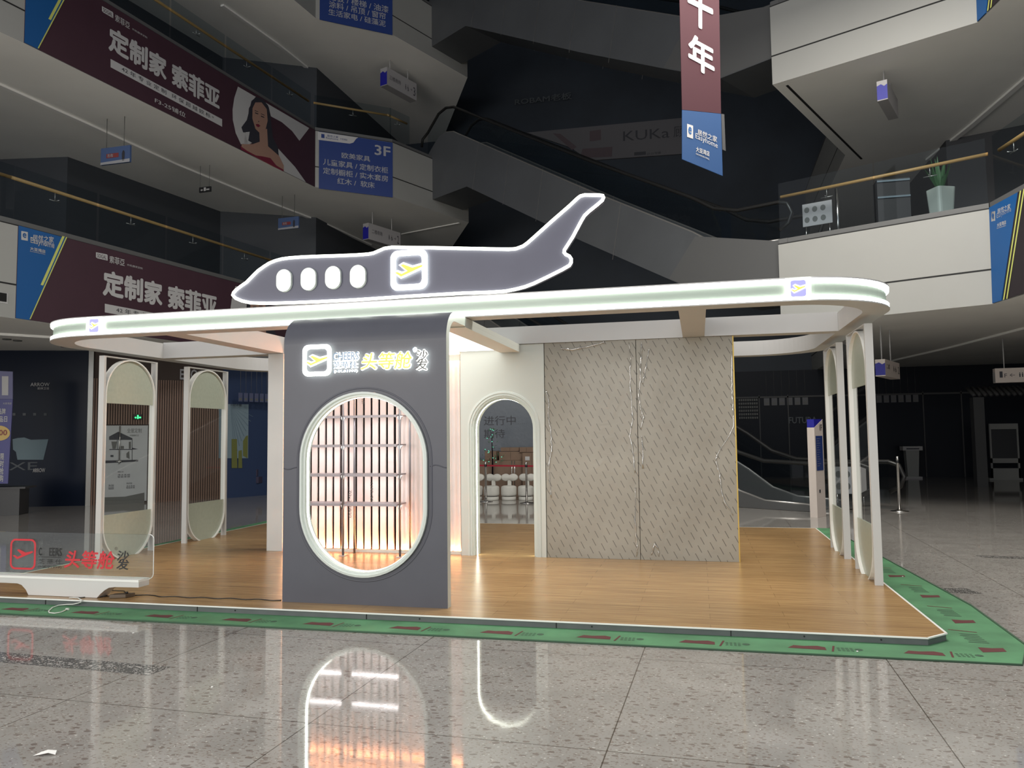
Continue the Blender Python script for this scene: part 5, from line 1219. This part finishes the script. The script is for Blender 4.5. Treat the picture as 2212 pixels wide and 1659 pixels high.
m_.quad(OY(1274, 305, YK-.02), OY(1298, 302, YK-.02), OY(1298, 280, YK-.02), OY(1274, 283, YK-.02), 1)
m_.add([K_(1120, 670, .02), K_(1180, 675, .02), K_(1305, 775, .02), K_(1270, 800, .02)], [(0, 1, 2, 3)], 1); m_.add([K_(1350, 790, .02), K_(1580, 775, .02), K_(1575, 850, .02), K_(1330, 860, .02)], [(0, 1, 2, 3)], 1)
m_.build('dark_lettering', [M['ink2'], mat('plum', (.10, .07, .08), .6)], kb)
m_ = MB(); A, B, C = OY(1112, 228, YK-.02), OY(1235, 214, YK-.02), OY(1112, 213, YK-.02); text(m_, 'ROBAM老板', A, B, C, .02)
o = m_.build('shop_lettering', M['faint']); tag(o, 'faint shop lettering in the dark above the grey sign band', 'lettering')

# ================================================================ front left: acrylic sign on its white bench
YB0, YB1 = 6.60, 6.75
bn = thing('bench_sign', 'white low bench base holding a clear acrylic sign with red plane logo', 'sign', (-6.4, 6.75, .06))
c6 = lambda x, y: (x/4.424, 1100+y/4.424)
xr = OY(*c6(1325, 730), YB0)[0]; zt_ = OY(*c6(700, 668), YB0)[2]; zt_ = OY(*c6(1325, 708), YB0)[2]; zu = OY(*c6(1325, 750), YB0)[2]
zt_ = max(zt_, zu+.05); print('bench', xr, zt_, zu)
sty = .1
rel = lambda x, y: (OY(*c6(x, y), YB0)[0], OY(*c6(x, y), YB0)[2])
prf = [(-7.72, zt_), (xr, zt_), (xr, zu)]+[rel(1100, 745), rel(1040, 752), rel(1000, 775), rel(960, 810), rel(925, 826)]
xf1 = prf[-1][0]; xf0 = rel(270, 790)[0]
prf[-1] = (xf1, .0615); prf += [(xf0, .0615), rel(245, 770), rel(205, 725), rel(165, 710), rel(60, 705)]
prf.append((-7.72, prf[-1][1]))
MB().prism(prf, YB0, YB1, 0, 'y').build('bench_base', M['white'], bn, .003)
MB().box(-7.72, xr, YB0-.004, YB1+.004, zt_+.0005, zt_+.022).build('bench_top', M['edgewhite'], bn)
YA = 6.675; xa1 = OY(*c6(1465, 400), YA)[0]; za1 = OY(*c6(1300, 240), YA)[2]; za0 = zt_+.023
o = rrect(-7.66, xa1, za0, za1, .05, 6)
MB().prism(o, YA, YA+.012, 0, 'y').build('acrylic_pane', M['acrylic'], bn)
MB().tube([(x, YA+.006, z) for x, z in o[-7:]+o[:7]], .004, 6).build('bright_edge', M['edgelit'], bn)
YL = YA-.004
def B3(bl, br, tl): A, B, C = OY(*c6(*bl), YL), OY(*c6(*br), YL), OY(*c6(*tl), YL); return horiz(A, B, C)
m_ = MB(); A, B, C = B3((92, 572), (338, 572), (92, 280))
ringpoly(m_, rrect(0, 1, 0, 1, .2), rrect(.07, .93, .06, .94, .14), A, B, C, 0, 0); icon3(m_, A, B, C, 0, 0, 0); m_.build('red_logo', M['red'], bn)
m_ = MB(); text(m_, '头等舱', *B3((612, 562), (1095, 562), (612, 388)), .022, .15); m_.build('red_characters', M['red'], bn)
m_ = MB(); text(m_, 'C', *B3((370, 443), (398, 443), (370, 366)), .02); text(m_, 'EERS', *B3((470, 447), (590, 447), (470, 368)), .012); text(m_, '芝 華 仕', *B3((366, 520), (588, 520), (366, 472)), .0); text(m_, '(HK.01999)', *B3((362, 566), (585, 566), (362, 536)), .0)
A, B, C = B3((368, 458), (582, 458), (368, 453)); m_.quad(A, B, B+(C-A), C); text(m_, '沙\n发', *B3((1112, 576), (1232, 576), (1112, 395)), .022, .12, 0, 0, 1.0, .82); text(m_, '®', *B3((1095, 392), (1125, 392), (1095, 360)), 0); m_.build('black_lettering', M['blackvinyl'], bn)
# power adapter and cables
a = OZ(*c6(1040, 855), .061); b = OZ(*c6(1200, 850), .061)
ad = thing('power_adapter', 'small dark power adapter lying beside the bench sign', 'adapter', (a[0], a[1], .061))
MB().prism([a[:2], b[:2], b[:2]+np.array([.03, .10]), a[:2]+np.array([.0, .08])], .0612, .098).build('adapter_body', mat('adapter', (.10, .07, .045), .5), ad, .006); m_ = MB().tube([(b[0]-.02, b[1]+.04, .098), (b[0]-.02, b[1]+.04, .115)], .012, 8); m_.build('plug_stub', M['black'], ad)
pts = [(740, 848), (830, 838), (900, 835), (960, 838), (1045, 828)]
m_ = MB(); P = [OZ(*c6(x, y), .065) for x, y in pts]; m_.tube(P, .0045, 6); P = [OZ(*c6(x, y), .066) for x, y in ((1040, 832), (990, 810), (975, 795), (1010, 780), (1100, 777), (1190, 782), (1200, 800))]; m_.tube(P, .004, 6)
tag(m_.build('power_cable', M['black']), 'thin black cable looping from the bench sign to the adapter', 'cable')
m_ = MB(); xs_ = np.linspace(1215, 2690, 40); P = []
for i, x in enumerate(xs_): y = 822+(x-1215)*.033+(4*math.sin(i*.9)) - (6 if i < 8 else 0); P.append(OZ(*c6(x, y), .0645))
P = [q for q in P if q[0] < -3.9]; m_.tube(P, .0045, 6); tag(m_.build('floor_cable', M['black']), 'black cable running along the platform from adapter to portal', 'cable')
m_ = MB(); P = [OZ(*c6(x, y), z) for x, y, z in ((660, 848, .066), (700, 845, .066), (745, 848, .067), (785, 872, .064), (770, 892, .05), (700, 908, .03), (640, 910, .02), (560, 918, .014), (500, 940, .012), (465, 972, .012), (470, 988, .012), (520, 994, .012), (580, 985, .012), (640, 958, .012))]
m_.tube(P, .0055, 6); e_ = P[-1]; m_.box(e_[0]-.01, e_[0]+.02, e_[1]-.008, e_[1]+.008, .0065, .024); tag(m_.build('white_cable', M['cable']), 'loose white cable hanging over the platform edge onto the green mat', 'cable')
# litter
p = OZ(100, 1630, 0); m_ = MB(); g = [(-.055, -.03, .001), (-.03, .0, .012), (.0, .012, .02), (.045, .02, .018), (.055, .0, .004), (.02, -.01, .014), (-.02, -.022, .006), (.01, .03, .004)]
m_.add([(p[0]+x, p[1]+y, z) for x, y, z in g], [(0, 1, 6), (1, 5, 6), (1, 2, 5), (2, 3, 5), (3, 4, 5), (1, 7, 2), (2, 7, 3)]); tag(m_.build('paper_scrap', M['paper']), 'crumpled white paper scrap on the floor at the lower left', 'scrap')
for i, (px, py, z, lab) in enumerate(((458, 1622-137, .0, 'tiny white scrap on the floor left of the oval reflection'), (1852, 1408, .0055, 'tiny white bead on the green mat near the platform corner'), (1950, 1246, .0055, 'tiny white scrap on the green mat beside the right frames'), (288, 1368, 0, 'tiny white scrap on the floor below the green mat at left'))):
    p = OZ(px, py, z); o = MB().lathe((p[0], p[1], z+.0005), [(.006, 0), (.009, .002), (.006, .006)], 6).build('scrap', M['paper']); tag(o, lab, 'scrap')
# air grille on the left fascia
S_ = Sign(LP[1], LP[2], c5, .01); t = thing('air_grille', 'dark slotted air grille on the white fascia at the left edge', 'grille', (LP[2][0], LP[2][1]-.5, 4.2))
a = S_.P(-60, 640); b = S_.P(50, 650); z1_, z0_ = S_.P(20, 575)[2], S_.P(20, 648)[2]
m_ = MB(); m_.add([(a[0], a[1], z0_), (b[0], b[1], z0_), (b[0], b[1], z1_), (a[0], a[1], z1_)], [(0, 1, 2, 3)]); m_.build('grille_frame', M['letter'], t)
m_ = MB()
for i in range(8):
    z = z0_+.03+(z1_-z0_-.05)*i/8; m_.add([(a[0]+.006, a[1], z), (b[0]+.006, b[1]-.03, z), (b[0]+.006, b[1]-.03, z+.03), (a[0]+.006, a[1], z+.03)], [(0, 1, 2, 3)])
m_.build('slots', M['joint'], t)
# downlights in the first left soffit
for i, (px, py) in enumerate(((15, 732), (38, 735), (140, 758-10))):
    p = OZ(px, py, Z2); o = MB().lathe((p[0], p[1], Z2-.02), [(.09, 0), (.09, .019)], 20).build('downlight', M['dim']); tag(o, ['round unlit downlight nearest the left edge', 'round unlit downlight, second from the left edge', 'round unlit downlight above the shop front, left of the side frames'][i], 'downlight', 'unlit downlights in the left soffit')
